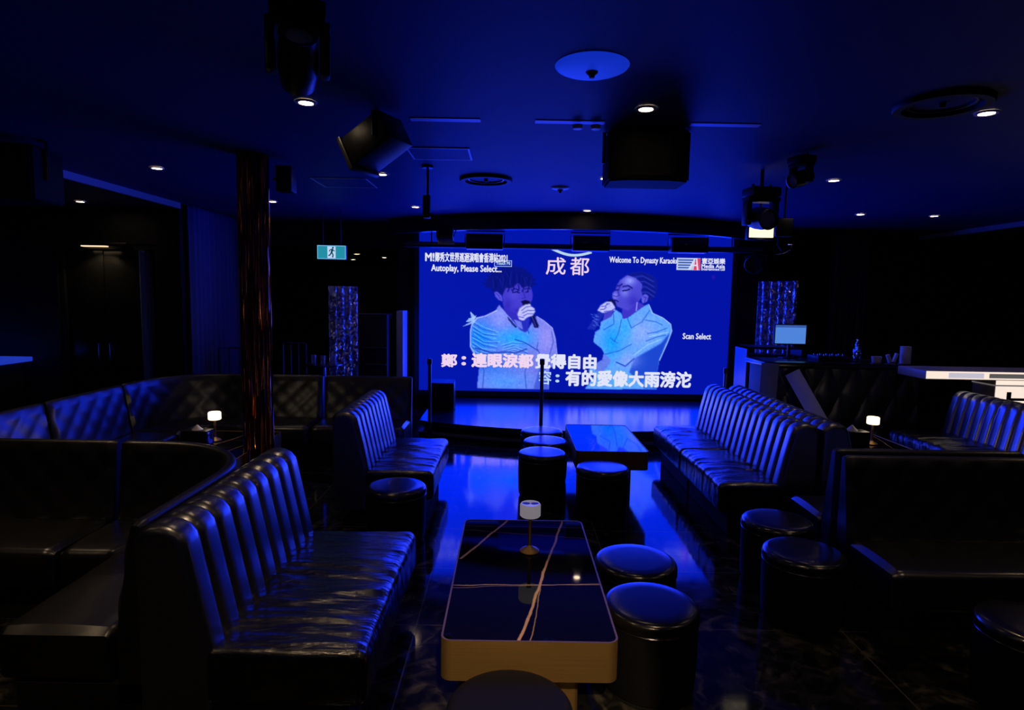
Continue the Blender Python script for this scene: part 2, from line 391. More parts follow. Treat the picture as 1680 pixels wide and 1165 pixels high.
# ------------------------------------------------------------------ LED wall
AW, AH = 519.0, 272.0            # picture units of the artwork (x right, y down), 0,0 = top left corner
GX, GZ = 519, 272
def art_picture():
    xs = (np.arange(GX+1))*AW/GX; ys = (np.arange(GZ+1))*AH/GZ
    X, Y = np.meshgrid(xs, ys)
    img = np.zeros(X.shape+(3,)); img[:] = np.array((2, 22, 172.))
    img += (X/AW)[..., None]*np.array((0, -4, -6.))
    rng = np.random.RandomState(3)
    def A(p, k):                 # sketch coordinates -> artwork units
        ox, oy, s = k
        px, py = ox+p[0]/s, oy+p[1]/s
        return (px-686.5-0.012*(py-408), py-408+36-0.0155*(px-686.5))
    L1, R1, LO = (680, 390, 5.825), (940, 390, 5.825), (680, 560, 3.111)
    def inside(poly):
        c = np.zeros(X.shape, bool); n = len(poly)
        for i in range(n):
            (x0, y0), (x1, y1) = poly[i], poly[(i+1) % n]
            if y0 == y1: continue
            t = ((y0 > Y) != (y1 > Y)) & (X < (x1-x0)*(Y-y0)/(y1-y0)+x0); c ^= t
        return c
    def blur(a, k):
        for _ in range(k):
            a = (a+np.roll(a, 1, 0)+np.roll(a, -1, 0)+np.roll(a, 1, 1)+np.roll(a, -1, 1))/5
        return a
    def paint(pts, col, k, a=1., soft=1, clip=None):
        mk = blur(inside([A(p, k) for p in pts]).astype(float), soft)*a
        if clip is not None: mk = mk*clip
        img[:] = img*(1-mk[..., None])+np.array(col, float)*mk[..., None]; return mk
    def stroke(pts, col, k, w=1., a=1., clip=None):
        q = [A(p, k) for p in pts]; d = np.full(X.shape, 1e9)
        for (x0, y0), (x1, y1) in zip(q, q[1:]):
            vx, vy = x1-x0, y1-y0; l2 = vx*vx+vy*vy or 1
            t = np.clip(((X-x0)*vx+(Y-y0)*vy)/l2, 0, 1); d = np.minimum(d, np.hypot(X-x0-t*vx, Y-y0-t*vy))
        mk = np.clip(w/2+.6-d, 0, 1)*a
        if clip is not None: mk = mk*clip
        img[:] = img*(1-mk[..., None])+np.array(col, float)*mk[..., None]
    def blob(c, rx_, ry_, col, k, a=1., clip=None):
        cx, cy = A(c, k); s = k[2]; d = ((X-cx)/(rx_/s))**2+((Y-cy)/(ry_/s))**2
        mk = np.exp(-d*1.4)*a
        if clip is not None: mk = mk*clip
        img[:] = img*(1-mk[..., None])+np.array(col, float)*mk[..., None]
    # ---- singer on the left: white jacket, feathered shoulder, dark tousled hair, microphone in the right hand
    body = [(820, 635), (790, 690), (690, 742), (600, 762), (560, 820), (545, 890), (548, 1050), (575, 1110), (640, 1150), (660, 1180), (640, 1280), (625, 1462), (1330, 1475), (1330, 1260), (1420, 1220), (1440, 1190), (1400, 1130), (1375, 960), (1345, 860), (1260, 790), (1185, 745), (1090, 905), (960, 790)]
    cb = paint(body, (108, 118, 222), L1)
    blob((640, 960), 190, 210, (20, 122, 238), L1, 1, cb); blob((980, 960), 260, 120, (36, 150, 248), L1, 1, cb)
    blob((760, 1250), 260, 130, (48, 110, 228), L1, .8, cb); blob((900, 1400), 330, 120, (70, 140, 236), L1, .8, cb)
    blob((1290, 960), 110, 190, (138, 132, 226), L1, .9, cb); blob((840, 760), 120, 130, (128, 140, 232), L1, .8, cb)
    paint([(1290, 1260), (1330, 1475), (1180, 1475), (1230, 1260)], (34, 60, 200), L1, .5, 2, cb)
    for i in range(15):                                    # gathered folds on the sleeve
        y = 800+i*20; stroke([(565+rng.rand()*20, y), (660+rng.rand()*40, y+50+rng.rand()*30), (790+rng.rand()*60, y+60+rng.rand()*50)], (14, 52, 190) if i % 2 else (130, 205, 255), L1, .8, .65, cb)
    for i in range(9):
        y = 1010+i*12; stroke([(850+rng.rand()*40, y+20), (960+rng.rand()*40, y-10), (1110, y-10+rng.rand()*60)], (20, 70, 205) if i % 2 else (120, 200, 255), L1, .8, .6, cb)
    stroke([(600, 1060), (760, 1110), (900, 1100), (1000, 1110), (1100, 1070)], (10, 40, 170), L1, 2, .7, cb)
    stroke([(985, 975), (1090, 1010), (1210, 1085)], (14, 60, 190), L1, 1.6, .8, cb)
    for q in ([(640, 1190), (690, 1280), (680, 1460)], [(1130, 1180), (1090, 1300), (1110, 1460)], [(830, 1200), (900, 1240), (1010, 1225)], [(1340, 900), (1360, 1000), (1330, 1120)], [(1210, 1010), (1200, 1060), (1270, 1190)]):
        stroke(q, (30, 60, 190), L1, 1.3, .6, cb)
    stroke([(800, 690), (690, 745), (610, 765), (560, 830), (548, 900), (552, 1050), (590, 1110)], (190, 200, 250), L1, 1.2, .8)
    stroke([(1190, 748), (1262, 792), (1345, 862), (1378, 965), (1402, 1130)], (180, 185, 245), L1, 1.0, .7)
    for q in ([(600, 760), (540, 700), (560, 780)], [(590, 780), (470, 850), (570, 815)], [(600, 740), (530, 770), (500, 800), (580, 800)]):
        paint(q, (150, 185, 250), L1, .9, 0)
    shirt = paint([(870, 690), (960, 790), (1030, 880), (1075, 905), (1110, 880), (1120, 770), (1000, 700)], (40, 48, 196), L1, .9)
    paint([(905, 745), (1000, 850), (985, 865), (910, 780)], (18, 26, 120), L1, .8, 0)
    paint([(960, 770), (1010, 850), (1060, 880), (1040, 800)], (150, 160, 240), L1, .6, 1)
    paint([(850, 600), (870, 690), (960, 780), (1050, 790), (1060, 640)], (50, 44, 196), L1)                          # neck
    face = paint([(850, 470), (850, 560), (870, 640), (930, 690), (1000, 725), (1060, 690), (1110, 640), (1138, 590), (1145, 540), (1128, 470), (1080, 430), (900, 420)], (66, 58, 208), L1)
    blob((1040, 620), 70, 50, (78, 66, 216), L1, .6, face); blob((960, 540), 60, 50, (82, 76, 220), L1, .7, face)
    paint([(765, 505), (790, 500), (840, 540), (855, 600), (815, 590), (780, 550)], (84, 82, 222), L1)                # ear
    stroke([(785, 520), (815, 545), (830, 580)], (40, 38, 170), L1, 1, .8)
    stroke([(935, 490), (975, 478), (1010, 492)], (14, 14, 120), L1, 1.6, .9, face); stroke([(1065, 482), (1100, 470), (1120, 480)], (14, 14, 120), L1, 1.5, .9, face)
    stroke([(950, 515), (985, 508), (1012, 518)], (8, 10, 95), L1, 1.7, .9, face); stroke([(1075, 512), (1100, 506)], (8, 10, 95), L1, 1.5, .9, face)
    stroke([(1050, 500), (1062, 545), (1075, 565), (1040, 572)], (34, 30, 160), L1, 1.2, .8, face)
    stroke([(1035, 605), (1070, 598), (1100, 604)], (20, 16, 120), L1, 1.8, .9, face)
    hair = paint([(680, 470), (700, 380), (760, 310), (850, 275), (960, 262), (1060, 290), (1120, 340), (1150, 400), (1140, 470), (1100, 450), (1040, 470), (1000, 420), (940, 470), (880, 470), (850, 545), (800, 500), (760, 520), (735, 470)], (8, 18, 128), L1, .95, 1)
    for i in range(18):
        x = 720+i*23+rng.rand()*14; sw = (rng.rand()-.5)*50; stroke([(x, 310+abs(i-9)*9), (x+12+sw, 385), (x+sw*1.7+rng.rand()*20, 440+rng.rand()*40)], (26, 40, 172) if i % 2 else (3, 9, 84), L1, .9, .55, hair)
    for i in range(16):                                    # loose tufts round the outline
        t = PI*(.06+.88*i/15); x, y = 915-235*math.cos(t), 470-200*math.sin(t)
        stroke([(x, y), (x-26*math.cos(t)+rng.rand()*16-8, y-22*math.sin(t)+rng.rand()*22-6)], (8, 18, 128), L1, 2.6, .9)
    for x in (905, 950, 1000, 1045, 1095): stroke([(x, 440), (x+10, 470), (x-4, 505)], (8, 16, 120), L1, 2.0, .85)
    blob((905, 640), 40, 70, (44, 36, 180), L1, .7, face); blob((1000, 690), 60, 26, (48, 40, 186), L1, .8, face)
    paint([(1035, 600), (1075, 585), (1115, 600), (1130, 640), (1060, 660)], (10, 12, 70), L1)                        # microphone head
    paint([(1120, 740), (1160, 725), (1212, 840), (1205, 862), (1170, 858)], (12, 14, 84), L1)
    stroke([(1140, 745), (1185, 845)], (70, 74, 200), L1, 1, .8)
    hand = paint([(1000, 730), (1020, 670), (1065, 635), (1120, 625), (1135, 650), (1168, 672), (1170, 705), (1150, 740), (1095, 760), (1060, 790), (1020, 780)], (176, 178, 244), L1)
    for q in ([(1040, 690), (1085, 655), (1130, 650)], [(1050, 715), (1100, 690), (1165, 690)], [(1060, 745), (1100, 722), (1155, 722)], [(1005, 750), (1060, 760)]):
        stroke(q, (60, 58, 190), L1, 1.2, .85, hand)
    stroke([(1105, 880), (1120, 920)], (20, 60, 190), L1, 1.2, .8)
    # ---- singer on the right: braided hair swept back, pale coat, eyes closed, microphone in the left of the picture
    coat = [(755, 625), (700, 650), (560, 760), (520, 770), (500, 720), (440, 680), (400, 740), (300, 800), (295, 870), (250, 900), (235, 1000), (320, 1065), (345, 1110), (330, 1180), (220, 1240), (200, 1290), (260, 1340), (170, 1470), (880, 1470), (870, 1350), (890, 1180), (960, 1000), (995, 890), (980, 820), (900, 760), (800, 715)]
    cc = paint(coat, (88, 150, 236), R1)
    blob((690, 900), 190, 150, (128, 158, 232), R1, .9, cc); blob((420, 1000), 120, 200, (24, 146, 248), R1, 1, cc); blob((540, 860), 80, 150, (50, 158, 250), R1, .9, cc)
    paint([(960, 930), (900, 1010), (640, 1165), (600, 1300), (760, 1470), (880, 1470), (890, 1180), (985, 900)], (20, 62, 206), R1, .9, 3, cc)
    blob((590, 1180), 130, 90, (130, 150, 230), R1, .7, cc); blob((500, 1400), 220, 90, (80, 160, 240), R1, .8, cc); blob((810, 1420), 100, 60, (90, 170, 240), R1, .7, cc)
    paint([(345, 1110), (420, 1180), (330, 1330), (230, 1250), (250, 1220)], (96, 110, 214), R1, .8, 1, cc)
    for q, cl in (([(950, 860), (850, 900), (760, 915)], 0), ([(940, 930), (850, 950), (750, 990)], 0), ([(960, 900), (860, 925), (780, 945)], 1), ([(900, 970), (760, 1030), (640, 1130)], 1), ([(730, 780), (840, 800), (900, 830)], 0), ([(420, 720), (430, 820), (330, 880)], 0), ([(400, 960), (470, 1010)], 0), ([(360, 1120), (500, 1085), (610, 1020)], 0), ([(560, 770), (600, 860), (700, 800), (770, 690)], 0), ([(500, 780), (480, 900), (440, 1000)], 0)):
        stroke(q, (150, 200, 252) if cl else (24, 84, 205), R1, 1.3, .8, cc)
    stroke([(760, 630), (800, 715), (905, 762), (982, 822), (996, 890), (962, 1000), (892, 1180)], (180, 215, 252), R1, 1.2, .8)
    stroke([(640, 1165), (560, 1240), (470, 1200)], (16, 50, 190), R1, 2, .7, cc)
    paint([(560, 600), (640, 590), (720, 640), (560, 760), (510, 770), (500, 680)], (62, 52, 202), R1, 1, 1)          # neck
    fc = paint([(540, 340), (470, 390), (440, 440), (430, 490), (400, 520), (405, 570), (430, 600), (450, 650), (560, 690), (640, 620), (690, 560), (690, 440), (640, 370)], (74, 72, 212), R1)
    blob((560, 400), 70, 50, (132, 140, 232), R1, .9, fc); blob((520, 510), 50, 50, (128, 132, 230), R1, .7, fc); blob((610, 600), 60, 70, (54, 44, 196), R1, .8, fc); blob((430, 545), 30, 40, (140, 140, 234), R1, .7, fc)
    stroke([(430, 450), (470, 445), (490, 430)], (14, 14, 120), R1, 2, .9, fc); stroke([(500, 455), (550, 445), (590, 470)], (14, 14, 120), R1, 2, .9, fc)
    stroke([(430, 490), (460, 485)], (10, 12, 105), R1, 2, .9, fc); stroke([(500, 495), (540, 490), (565, 480)], (10, 12, 105), R1, 2.2, .9, fc)
    stroke([(470, 450), (455, 510), (470, 540), (440, 552), (412, 545)], (40, 36, 160), R1, 1.4, .8, fc)
    stroke([(400, 590), (430, 585), (460, 600)], (24, 18, 125), R1, 2, .9, fc)
    hr = paint([(530, 340), (590, 315), (680, 310), (770, 335), (825, 390), (840, 460), (820, 540), (770, 600), (740, 560), (700, 540), (680, 500), (690, 430), (620, 370)], (14, 26, 150), R1, .95)
    for i in range(9):
        stroke([(548+i*14, 345+i*24), (680+i*8, 325+i*26), (790+i*4, 380+i*26)], (70, 84, 205) if i % 2 else (5, 12, 95), R1, 1, .6, hr)
    paint([(690, 545), (720, 525), (752, 545), (740, 600), (700, 620), (685, 590)], (92, 90, 222), R1)
    stroke([(705, 555), (730, 560), (715, 600)], (40, 36, 170), R1, 1.2, .9)
    stroke([(645, 610), (640, 690)], (170, 190, 250), R1, 1, .9)
    paint([(340, 610), (380, 575), (430, 590), (440, 650), (400, 660)], (14, 14, 90), R1)
    paint([(270, 700), (330, 720), (245, 880), (170, 870)], (26, 44, 180), R1, .9)
    for i in range(12):
        x, y = 200+rng.rand()*90, 720+rng.rand()*140; stroke([(x, y), (x+22, y+9)], (90, 130, 245), R1, 1, .6)
    hd = paint([(262, 690), (290, 640), (350, 600), (395, 600), (430, 650), (435, 690), (370, 700), (320, 715)], (172, 176, 244), R1)
    for q in ([(300, 650), (340, 645), (355, 620)], [(290, 680), (330, 675), (345, 655)], [(330, 700), (400, 690), (430, 670)], [(350, 630), (375, 620)]):
        stroke(q, (60, 56, 186), R1, 1.3, .85, hd)
    paint([(330, 720), (420, 680), (400, 750), (320, 790)], (76, 70, 208), R1, .9)
    blob((1370, 360), 20, 20, (60, 20, 180), R1, .7)
    lum = np.clip((img[..., 1]-70)/60, 0, 1)[..., None]
    mott = blur(rng.rand(*X.shape), 2); mott = (mott-mott.mean())/mott.std()
    img = img*(1+.10*lum)+lum*mott[..., None]*np.array((4, 5, 3.))
    return np.clip(img, 0, 255)/255
def led_wall():
    root = thing('led_screen', 'large LED wall showing two singers with microphones above white karaoke lyrics', 'screen', ((SCX0+SCX1)/2, SCY, 0))
    cx = (SCX0+SCX1)/2
    img = art_picture(); linr = np.where(img <= .04045, img/12.92, ((img+.055)/1.055)**2.4)
    w, h = SCX1-SCX0, SCZ1-SCZ0
    xs = np.linspace(-w/2, w/2, GX+1); zs = np.linspace(SCZ1, SCZ0, GZ+1)
    XX, ZZ = np.meshgrid(xs, zs)
    co = np.stack([XX.ravel(), np.zeros(XX.size), ZZ.ravel()], 1)
    me = bpy.data.meshes.new('led_panel')
    idx = np.arange((GX+1)*(GZ+1)).reshape(GZ+1, GX+1)
    q = np.stack([idx[:-1, :-1], idx[1:, :-1], idx[1:, 1:], idx[:-1, 1:]], -1).reshape(-1, 4)
    me.vertices.add(len(co)); me.vertices.foreach_set('co', co.astype(np.float32).ravel())
    me.loops.add(q.size); me.loops.foreach_set('vertex_index', q.astype(np.int32).ravel())
    me.polygons.add(len(q)); me.polygons.foreach_set('loop_start', np.arange(0, q.size, 4, dtype=np.int32))
    me.update(calc_edges=True)
    at = me.color_attributes.new('picture', 'FLOAT_COLOR', 'POINT')
    rgba = np.ones((len(co), 4), np.float32); rgba[:, :3] = linr.reshape(-1, 3); at.data.foreach_set('color', rgba.ravel())
    mt, nt, b = nodes_of('led_picture'); setp(b, color=(.005, .005, .006), rough=.6, estr=1.0)
    a = nt.nodes.new('ShaderNodeVertexColor'); a.layer_name = 'picture'; nt.links.new(a.outputs[0], b.inputs['Emission Color'])
    me.materials.append(mt)
    o = bpy.data.objects.new('led_panel', me); COL.objects.link(o); o.parent = root
    fr = bx(-w/2-.07, -w/2, -.02, .12, SCZ0-.08, SCZ1+.03); box(fr, w/2, w/2+.07, -.02, .12, SCZ0-.08, SCZ1+.03)
    box(fr, -w/2, w/2, -.02, .12, SCZ0-.08, SCZ0); box(fr, -w/2, w/2, .02, .16, SCZ0, SCZ1+.03)
    obj('screen_frame', fr, BLACKMETAL, root, False)
    # writing on the screen -------------------------------------------------
    sx = w/AW; sz = h/AH
    def P(px, py):                # sketch position -> local x, z
        u = px-686.5-0.012*(py-408); v = py-408+36-0.0155*(px-686.5); return -w/2+u*sx, SCZ1-v*sz
    WHITE = emis('screen_white', (.80, .82, 1), .9); PINK = emis('screen_pink', (.92, .70, .92), .9); ICE = emis('screen_ice', (.55, .78, 1), .85)
    DIM = emis('screen_dim_white', (.55, .6, 1), .75)
    def text(name, s, x0, y0, x1, y1, mat, bold=.0, n=1, off=.004):
        """a line of writing fitted into the box x0..x1, y0..y1"""
        c = bpy.data.curves.new('t', 'FONT'); c.body = s; c.size = 1; c.resolution_u = 2
        t = bpy.data.objects.new('t', c); COL.objects.link(t)
        dg = bpy.context.evaluated_depsgraph_get(); dg.update()
        src = bpy.data.meshes.new_from_object(t.evaluated_get(dg)); bpy.data.objects.remove(t)
        v = np.array([list(p.co) for p in src.vertices]); mn, mx = v.min(0), v.max(0)
        X0, Z0 = P(x0, y1); X1, Z1 = P(x1, y0)
        b = BM()
        for k in range(n):
            ang = 2*PI*k/n; d = (bold*math.cos(ang), bold*math.sin(ang)) if n > 1 else (0, 0)
            mm = src.copy()
            for p in mm.vertices:
                p.co = (X0+(p.co.x-mn[0])/(mx[0]-mn[0])*(X1-X0)+d[0], -off, Z0+(p.co.y-mn[1])/(mx[1]-mn[1])*(Z1-Z0)+d[1])
            b.from_mesh(mm); bpy.data.meshes.remove(mm)
        return obj(name, b, mat, root, False)
    text('concert_caption', '鄭秀文世界巡迴演唱會香港站2021', 713, 413.5, 832, 427, WHITE, .004, 4)
    text('concert_caption', 'M!', 697, 413, 711, 426, WHITE, .006, 4)
    text('caption_badge', 'Touch Mi', 814, 427, 837, 432, ICE, .002, 3)
    x0, z0 = P(811, 435); x1, z1 = P(840, 425); fb = BM()
    for q in ((x0, x1, z0, z0+.008), (x0, x1, z1-.008, z1), (x0, x0+.008, z0, z1), (x1-.008, x1, z0, z1)): box(fb, q[0], q[1], -.004, -.003, q[2], q[3])
    obj('caption_badge', fb, ICE, root, False)
    text('autoplay_caption', 'Autoplay, Please Select...', 707, 433.5, 823, 446, WHITE, .004, 4)
    text('song_title', '成', 897, 420, 929, 448, PINK, .003, 4)
    text('song_title', '都', 937, 420, 968, 449, PINK, .003, 4)
    text('welcome_caption', 'Welcome To Dynasty Karaoke', 1001.5, 420, 1115, 431, WHITE, .003, 4)
    text('scan_caption', 'Scan Select', 1130, 547, 1177, 556, WHITE, .003, 4)
    text('singer_name', '鄭', 727, 583, 752, 604, PINK, .009, 6)
    text('lyric_colon', '•', 760, 586, 768, 592, PINK)
    text('lyric_colon', '•', 760, 596, 768, 602, PINK)
    text('sung_lyric', '連眼淚都', 778, 583, 880, 604, PINK, .012, 6)
    text('lyric_line', '覺得自由', 885, 584, 986, 606, WHITE, .012, 6)
    text('singer_name', '容', 891, 611, 912, 634, ICE, .003, 4)
    text('lyric_colon', '•', 919, 617, 926, 622, ICE)
    text('lyric_colon', '•', 919, 626, 926, 631, ICE)
    text('lyric_line', '有的愛像大雨滂沱', 937, 613, 1147, 636, WHITE, .012, 6)
    # the curved flourish over the song title
    b = BM(); pts = []
    for k in range(13):
        t = k/12; px = 905+66*t; py = 405+8*math.sin(PI*t)+6*t; x, z = P(px, py); pts.append((x, -.006, z))
    tube(pts, .022, 6, b)
    for px, py in ((922, 403), (937, 402), (950, 404), (962, 405)):
        x, z = P(px, py); box(b, x-.02, x+.02, -.008, -.003, z-.03, z+.03)
    obj('title_flourish', b, ICE, root, False)
    # record company badge: striped white block with a red corner
    x0, z0 = P(1113, 440); x1, z1 = P(1152, 420.5)
    obj('logo_block', bx(x0, x1, -.006, -.005, z0, z1), emis('logo_white', (.62, .74, 1), .8), root, False)
    W_ = x1-x0; H_ = z1-z0
    def quad(pts, y): 
        bb = BM(); bb.faces.new([bb.verts.new((x0+W_*a, y, z0+H_*c)) for a, c in pts]); return bb
    b = BM()
    for k in range(4): merge(b, quad([(.06, .14+.21*k), (.50+.09*k, .14+.21*k), (.55+.09*k, .25+.21*k), (.06, .25+.21*k)], -.0075))
    obj('logo_stripes', b, emis('logo_blue', (.03, .12, .7), .7), root, False)
    obj('logo_red', quad([(.72, .02), (.995, .02), (.995, .98), (.80, .98)], -.0068), emis('logo_red', (1, .05, .12), .85), root, False)
    b = quad([(.48, .02), (.58, .02), (.80, .98), (.74, .98)], -.0085); merge(b, quad([(.86, .02), (.93, .02), (.86, .98), (.80, .98)], -.0085)); merge(b, quad([(.64, .34), (.86, .34), (.86, .46), (.68, .46)], -.0085))
    obj('logo_letter', b, emis('logo_letter', (.75, .8, 1), .9), root, False)
    text('logo_caption', '寰亞娛樂', 1154.5, 421, 1193, 430, WHITE, .003, 4)
    text('logo_caption', 'Media Asia', 1154.5, 431, 1193, 436.5, WHITE, .003, 4)
    text('logo_caption', 'Entertainment Ltd', 1154.5, 437.2, 1193, 440.5, WHITE, .002, 3)
    return root
led_wall()

# ------------------------------------------------------------------ stage and the curved valance above it
def arc_band(cx, cy, r0, r1, half, z0, z1, n=48):
    bm = BM(); rows = []
    for i in range(n+1):
        a = -half+2*half*i/n
        rows.append([bm.verts.new((cx+r*math.sin(a), cy-r*math.cos(a), z)) for r, z in ((r0, z0), (r1, z0), (r1, z1), (r0, z1))])
    for a, b in zip(rows, rows[1:]):
        for k in range(4): bm.faces.new((a[k], a[(k+1) % 4], b[(k+1) % 4], b[k]))
    bm.faces.new(rows[0]); bm.faces.new(rows[-1][::-1]); return bm
def slab(outline, z0, z1):
    bm = BM(); a = [bm.verts.new((x, y, z0)) for x, y in outline]; b = [bm.verts.new((x, y, z1)) for x, y in outline]
    n = len(a); bm.faces.new(a[::-1]); bm.faces.new(b)
    for i in range(n): bm.faces.new((a[i], a[(i+1) % n], b[(i+1) % n], b[i]))
    return bm
def stage_outline(r, half, back):
    o = [(1.0+r*math.sin(-half+2*half*i/48), 12.35-r*math.cos(-half+2*half*i/48)) for i in range(49)]
    return o+[(o[-1][0], back), (o[0][0], back)]
st = thing('stage', 'low curved stage with glossy deck in front of the LED wall', 'stage')
obj('stage_deck', slab(stage_outline(4.92, .46, 9.96), .15, .20), STAGEM, st)
obj('stage_kick', slab(stage_outline(4.84, .455, 9.95), 0, .15), BLACKPAINT, st)
obj('stage_nosing', arc_band(1.0, 12.35, 4.915, 4.935, .46, .145, .172), DARKCHROME, st)
obj('stage_step_trim', arc_band(1.0, 12.35, 4.84, 4.99, .455, .045, .07), M('step_trim_steel', (.30, .29, .28), .45, metal=.7), st)
obj('stage_step', arc_band(1.0, 12.35, 4.84, 4.97, .455, .0, .045), BLACKPAINT, st)
vl = thing('stage_valance', 'black curved valance hanging from the ceiling over the stage', 'valance', (.95, 9, 2.79))
o = obj('valance_band', arc_band(0, 3.74, 4.16, 4.24, .74, 0, .209), BLACKPAINT, vl)
obj('valance_trim', arc_band(0, 3.74, 4.155, 4.245, .74, -.012, 0), DARKCHROME, vl)
lb = tag(obj('lighting_bar', tube([(-1.6, 9.25, 2.60), (3.75, 9.25, 2.60)], .045, 12), BLACKMETAL), 'long black lighting bar across the top of the LED wall', 'bar')
for x0, x1 in ((-1.2, -1.2), (3.3, 3.3)):
    obj('bar_hanger', tube([(x0, 9.25, 2.60), (x0, 9.25, 3.0)], .012), BLACKMETAL, lb)
wash = None
for x, lab, sc in ((-.40, 'black box wash light left on the bar above the singers', 1), (1.16, 'black box wash light in the middle of the bar over the song title', 1.05), (2.60, 'black box wash light right on the bar above the studio logo', 1.08)):
    if wash is None:
        wash = thing('wash_light', lab, 'stage light', (x, 9.12, 2.53), 0, 'wash lights on the bar')
        obj('housing', rbox(-.27, .27, -.14, .08, .0, .22, .012), PLASTIC, wash)
        obj('lens', rbox(-.22, .22, -.150, -.138, .03, .19, .004), M('dark_glass', (.01, .01, .02), .15), wash)
        obj('yoke', tube([(-.29, 0, .1), (-.29, 0, .27), (.29, 0, .27), (.29, 0, .1)], .012), BLACKMETAL, wash)
    else: dup(wash, lab, (x, 9.12, 2.53))

# ------------------------------------------------------------------ sofas with channelled backs
def sofa(label, front, y0, y1, depth, ribs, face, name='sofa', group=None, backh=.90):
    """face=+1: looks toward +x. origin at the middle of the back's foot on the floor"""
    L = y1-y0; r = thing(name, label, 'sofa', (front-face*depth, (y0+y1)/2, 0), 0 if face > 0 else PI, group)
    h = L/2
    prof = rrect(.0, depth, .20, .43, .045, 5, 12)
    def wr(x, y, z):
        v = Vector((x*3.2, y*9+.7*math.sin(x*9), z*3)); k = noise.noise(v+Vector((y0*3, 2, 1)))
        f = noise.noise(Vector((x*6, y*22, z*6+y0)))
        top = .020*(1-(2*y/L)**2)*max(0, 1-((x-depth/2)/(depth*.55))**2) if z > .42 else 0
        g = 1-abs(noise.noise(Vector((x*2.6+.6*math.sin(y*7), y*7.5, y0*2+z))))*2.2
        cen = math.exp(-((2*y/L)**2)*1.6) if z > .40 else .35
        return .008*abs(k)+.003*f+top+.013*cen*max(0, g)**3
    obj('seat_cushion', loft_y(prof, lin(-h+.004, h-.004, .016), .03, wr), CREASED, r)
    obj('plinth', rbox(-.05, depth-.09, -h+.02, h-.02, 0, .20, .008), VELVET, r, False)
    w = L/ribs
    bp = [(.02, .10), (.02, .42)]
    for k in range(9):
        a = PI/2*k/8; bp.append((-.05-.075*(1-math.cos(a)), backh-.075*(1-math.sin(a))+.0))
    bp = [(.03, .10), (.03, .42), (-.02, .66), (-.06, backh-.075)]
    for k in range(1, 9):
        a = PI*k/8; bp.append((-.155+.095*math.cos(a), backh-.08+.08*math.sin(a)))
    bp += [(-.25, .10)]
    bp = dens(bp, .035)
    def rb(x, y, z):
        if x < -.215 and z < backh-.06: return 0
        if z < .2: return 0
        u = ((y+h)/w) % 1; return .024*(1-abs(2*u-1)**4.5)-.008
    obj('backrest', loft_y(bp, lin(-h+.003, h-.003, w/12), .022, rb), LEATHER, r)
    return r
sofa('black ribbed sofa in the left foreground beside the gold trimmed table', -.55, 2.28, 3.56, .65, 9, 1, backh=.925)
sofa('black ribbed sofa on the left aisle with a round stool at its near end', -.60, 4.78, 5.97, .56, 9, 1)
sofa('far half of the long ribbed sofa on the right, nearest the stage', 1.64, 5.70, 6.78, .50, 8, -1, group='long ribbed sofa on the right')
sofa('near half of the long ribbed sofa on the right, behind two stools', 1.64, 4.60, 5.69, .50, 8, -1, group='long ribbed sofa on the right')
sofa('ribbed sofa standing back to back with the long sofa on the right, far half', 3.11, 5.68, 6.74, .42, 8, 1, group='back to back sofa row')
sofa('ribbed sofa standing back to back with the long sofa on the right, near half', 3.11, 4.62, 5.67, .42, 8, 1, group='back to back sofa row')
sofa('blue lit ribbed sofa at the right edge below the white counter', 4.26, 5.40, 6.72, .62, 10, -1, backh=.88)

# ------------------------------------------------------------------ quilted booth benches
def booth(name, label, corners, r, side, breaks, depth=.5, top=.9, seat_breaks=None, cell=.22):
    root = thing(name, label, 'bench', (0, 0, 0))
    path = smoothpath(corners, r) if len(corners) > 2 else smoothpath(corners, r)
    bp = [(0, .10), (0, .42), (-.075, top-.02)]
    for k in range(1, 7):
        a = PI*k/6; bp.append((-.105+.03*math.cos(a), top-.02+.02*math.sin(a)))
    bp += [(-.135, .10)]; bp = dens(bp, .03)
    def q(s, v, o, z):
        if z < .40 or o < -.085: return 0
        fade = min(1, max(0, (top-.025-z)/.02))
        a = (s+v)/cell; b = (s-v)/cell
        return fade*.015*(abs(math.sin(PI*a))*abs(math.sin(PI*b)))**.45
    tot = path[-1][2]; br = [0]+[x*tot for x in breaks]+[tot]
    for a, b in zip(br, br[1:]):
        sub = [p for p in path if a-1e-6 <= p[2] <= b+1e-6]
        obj('backrest', sweep(sub, bp, side, q, .012), BOOTH, root)
    sp = rrect(.005, depth, .20, .43, .04, 5, 10)
    br = [0]+[x*tot for x in (seat_breaks if seat_breaks is not None else breaks)]+[tot]
    def puff(s, v, o, z): return (.012*max(0, 1-((o-depth/2)/(depth*.5))**2)+.003*noise.noise(Vector((s*5, o*5, z*4)))) if z > .42 else 0
    for a, b in zip(br, br[1:]):
        sub = [p for p in path if a-1e-6 <= p[2] <= b+1e-6]
        obj('seat_cushion', sweep(sub, sp, side, puff, .02), CREASEX, root)
    pp = [(-.16, 0), (depth-.08, 0), (depth-.08, .2), (-.16, .2)]
    obj('plinth', sweep([p for p in path], pp, side, None, 0), VELVET, root)
    return root
booth('booth_bench', 'curved quilted bench at the left foreground backing onto the ribbed sofa', [(-4.7, 3.69), (-1.63, 3.69), (-1.63, 2.42)], .55, -1, [.28, .55], depth=.5, top=.90)
booth('booth_bench', 'curved quilted bench behind the foil wrapped column, lit blue on its left wing', [(-3.76, 4.2), (-3.76, 6.86), (-1.12, 6.86)], .6, -1, [.16, .36, .80], depth=.46, top=.91)
booth('booth_bench', 'quilted bench at the right foreground facing the camera', [(5.6, 3.54), (2.05, 3.54)], .1, 1, [.35, .65], depth=.46, top=.92)
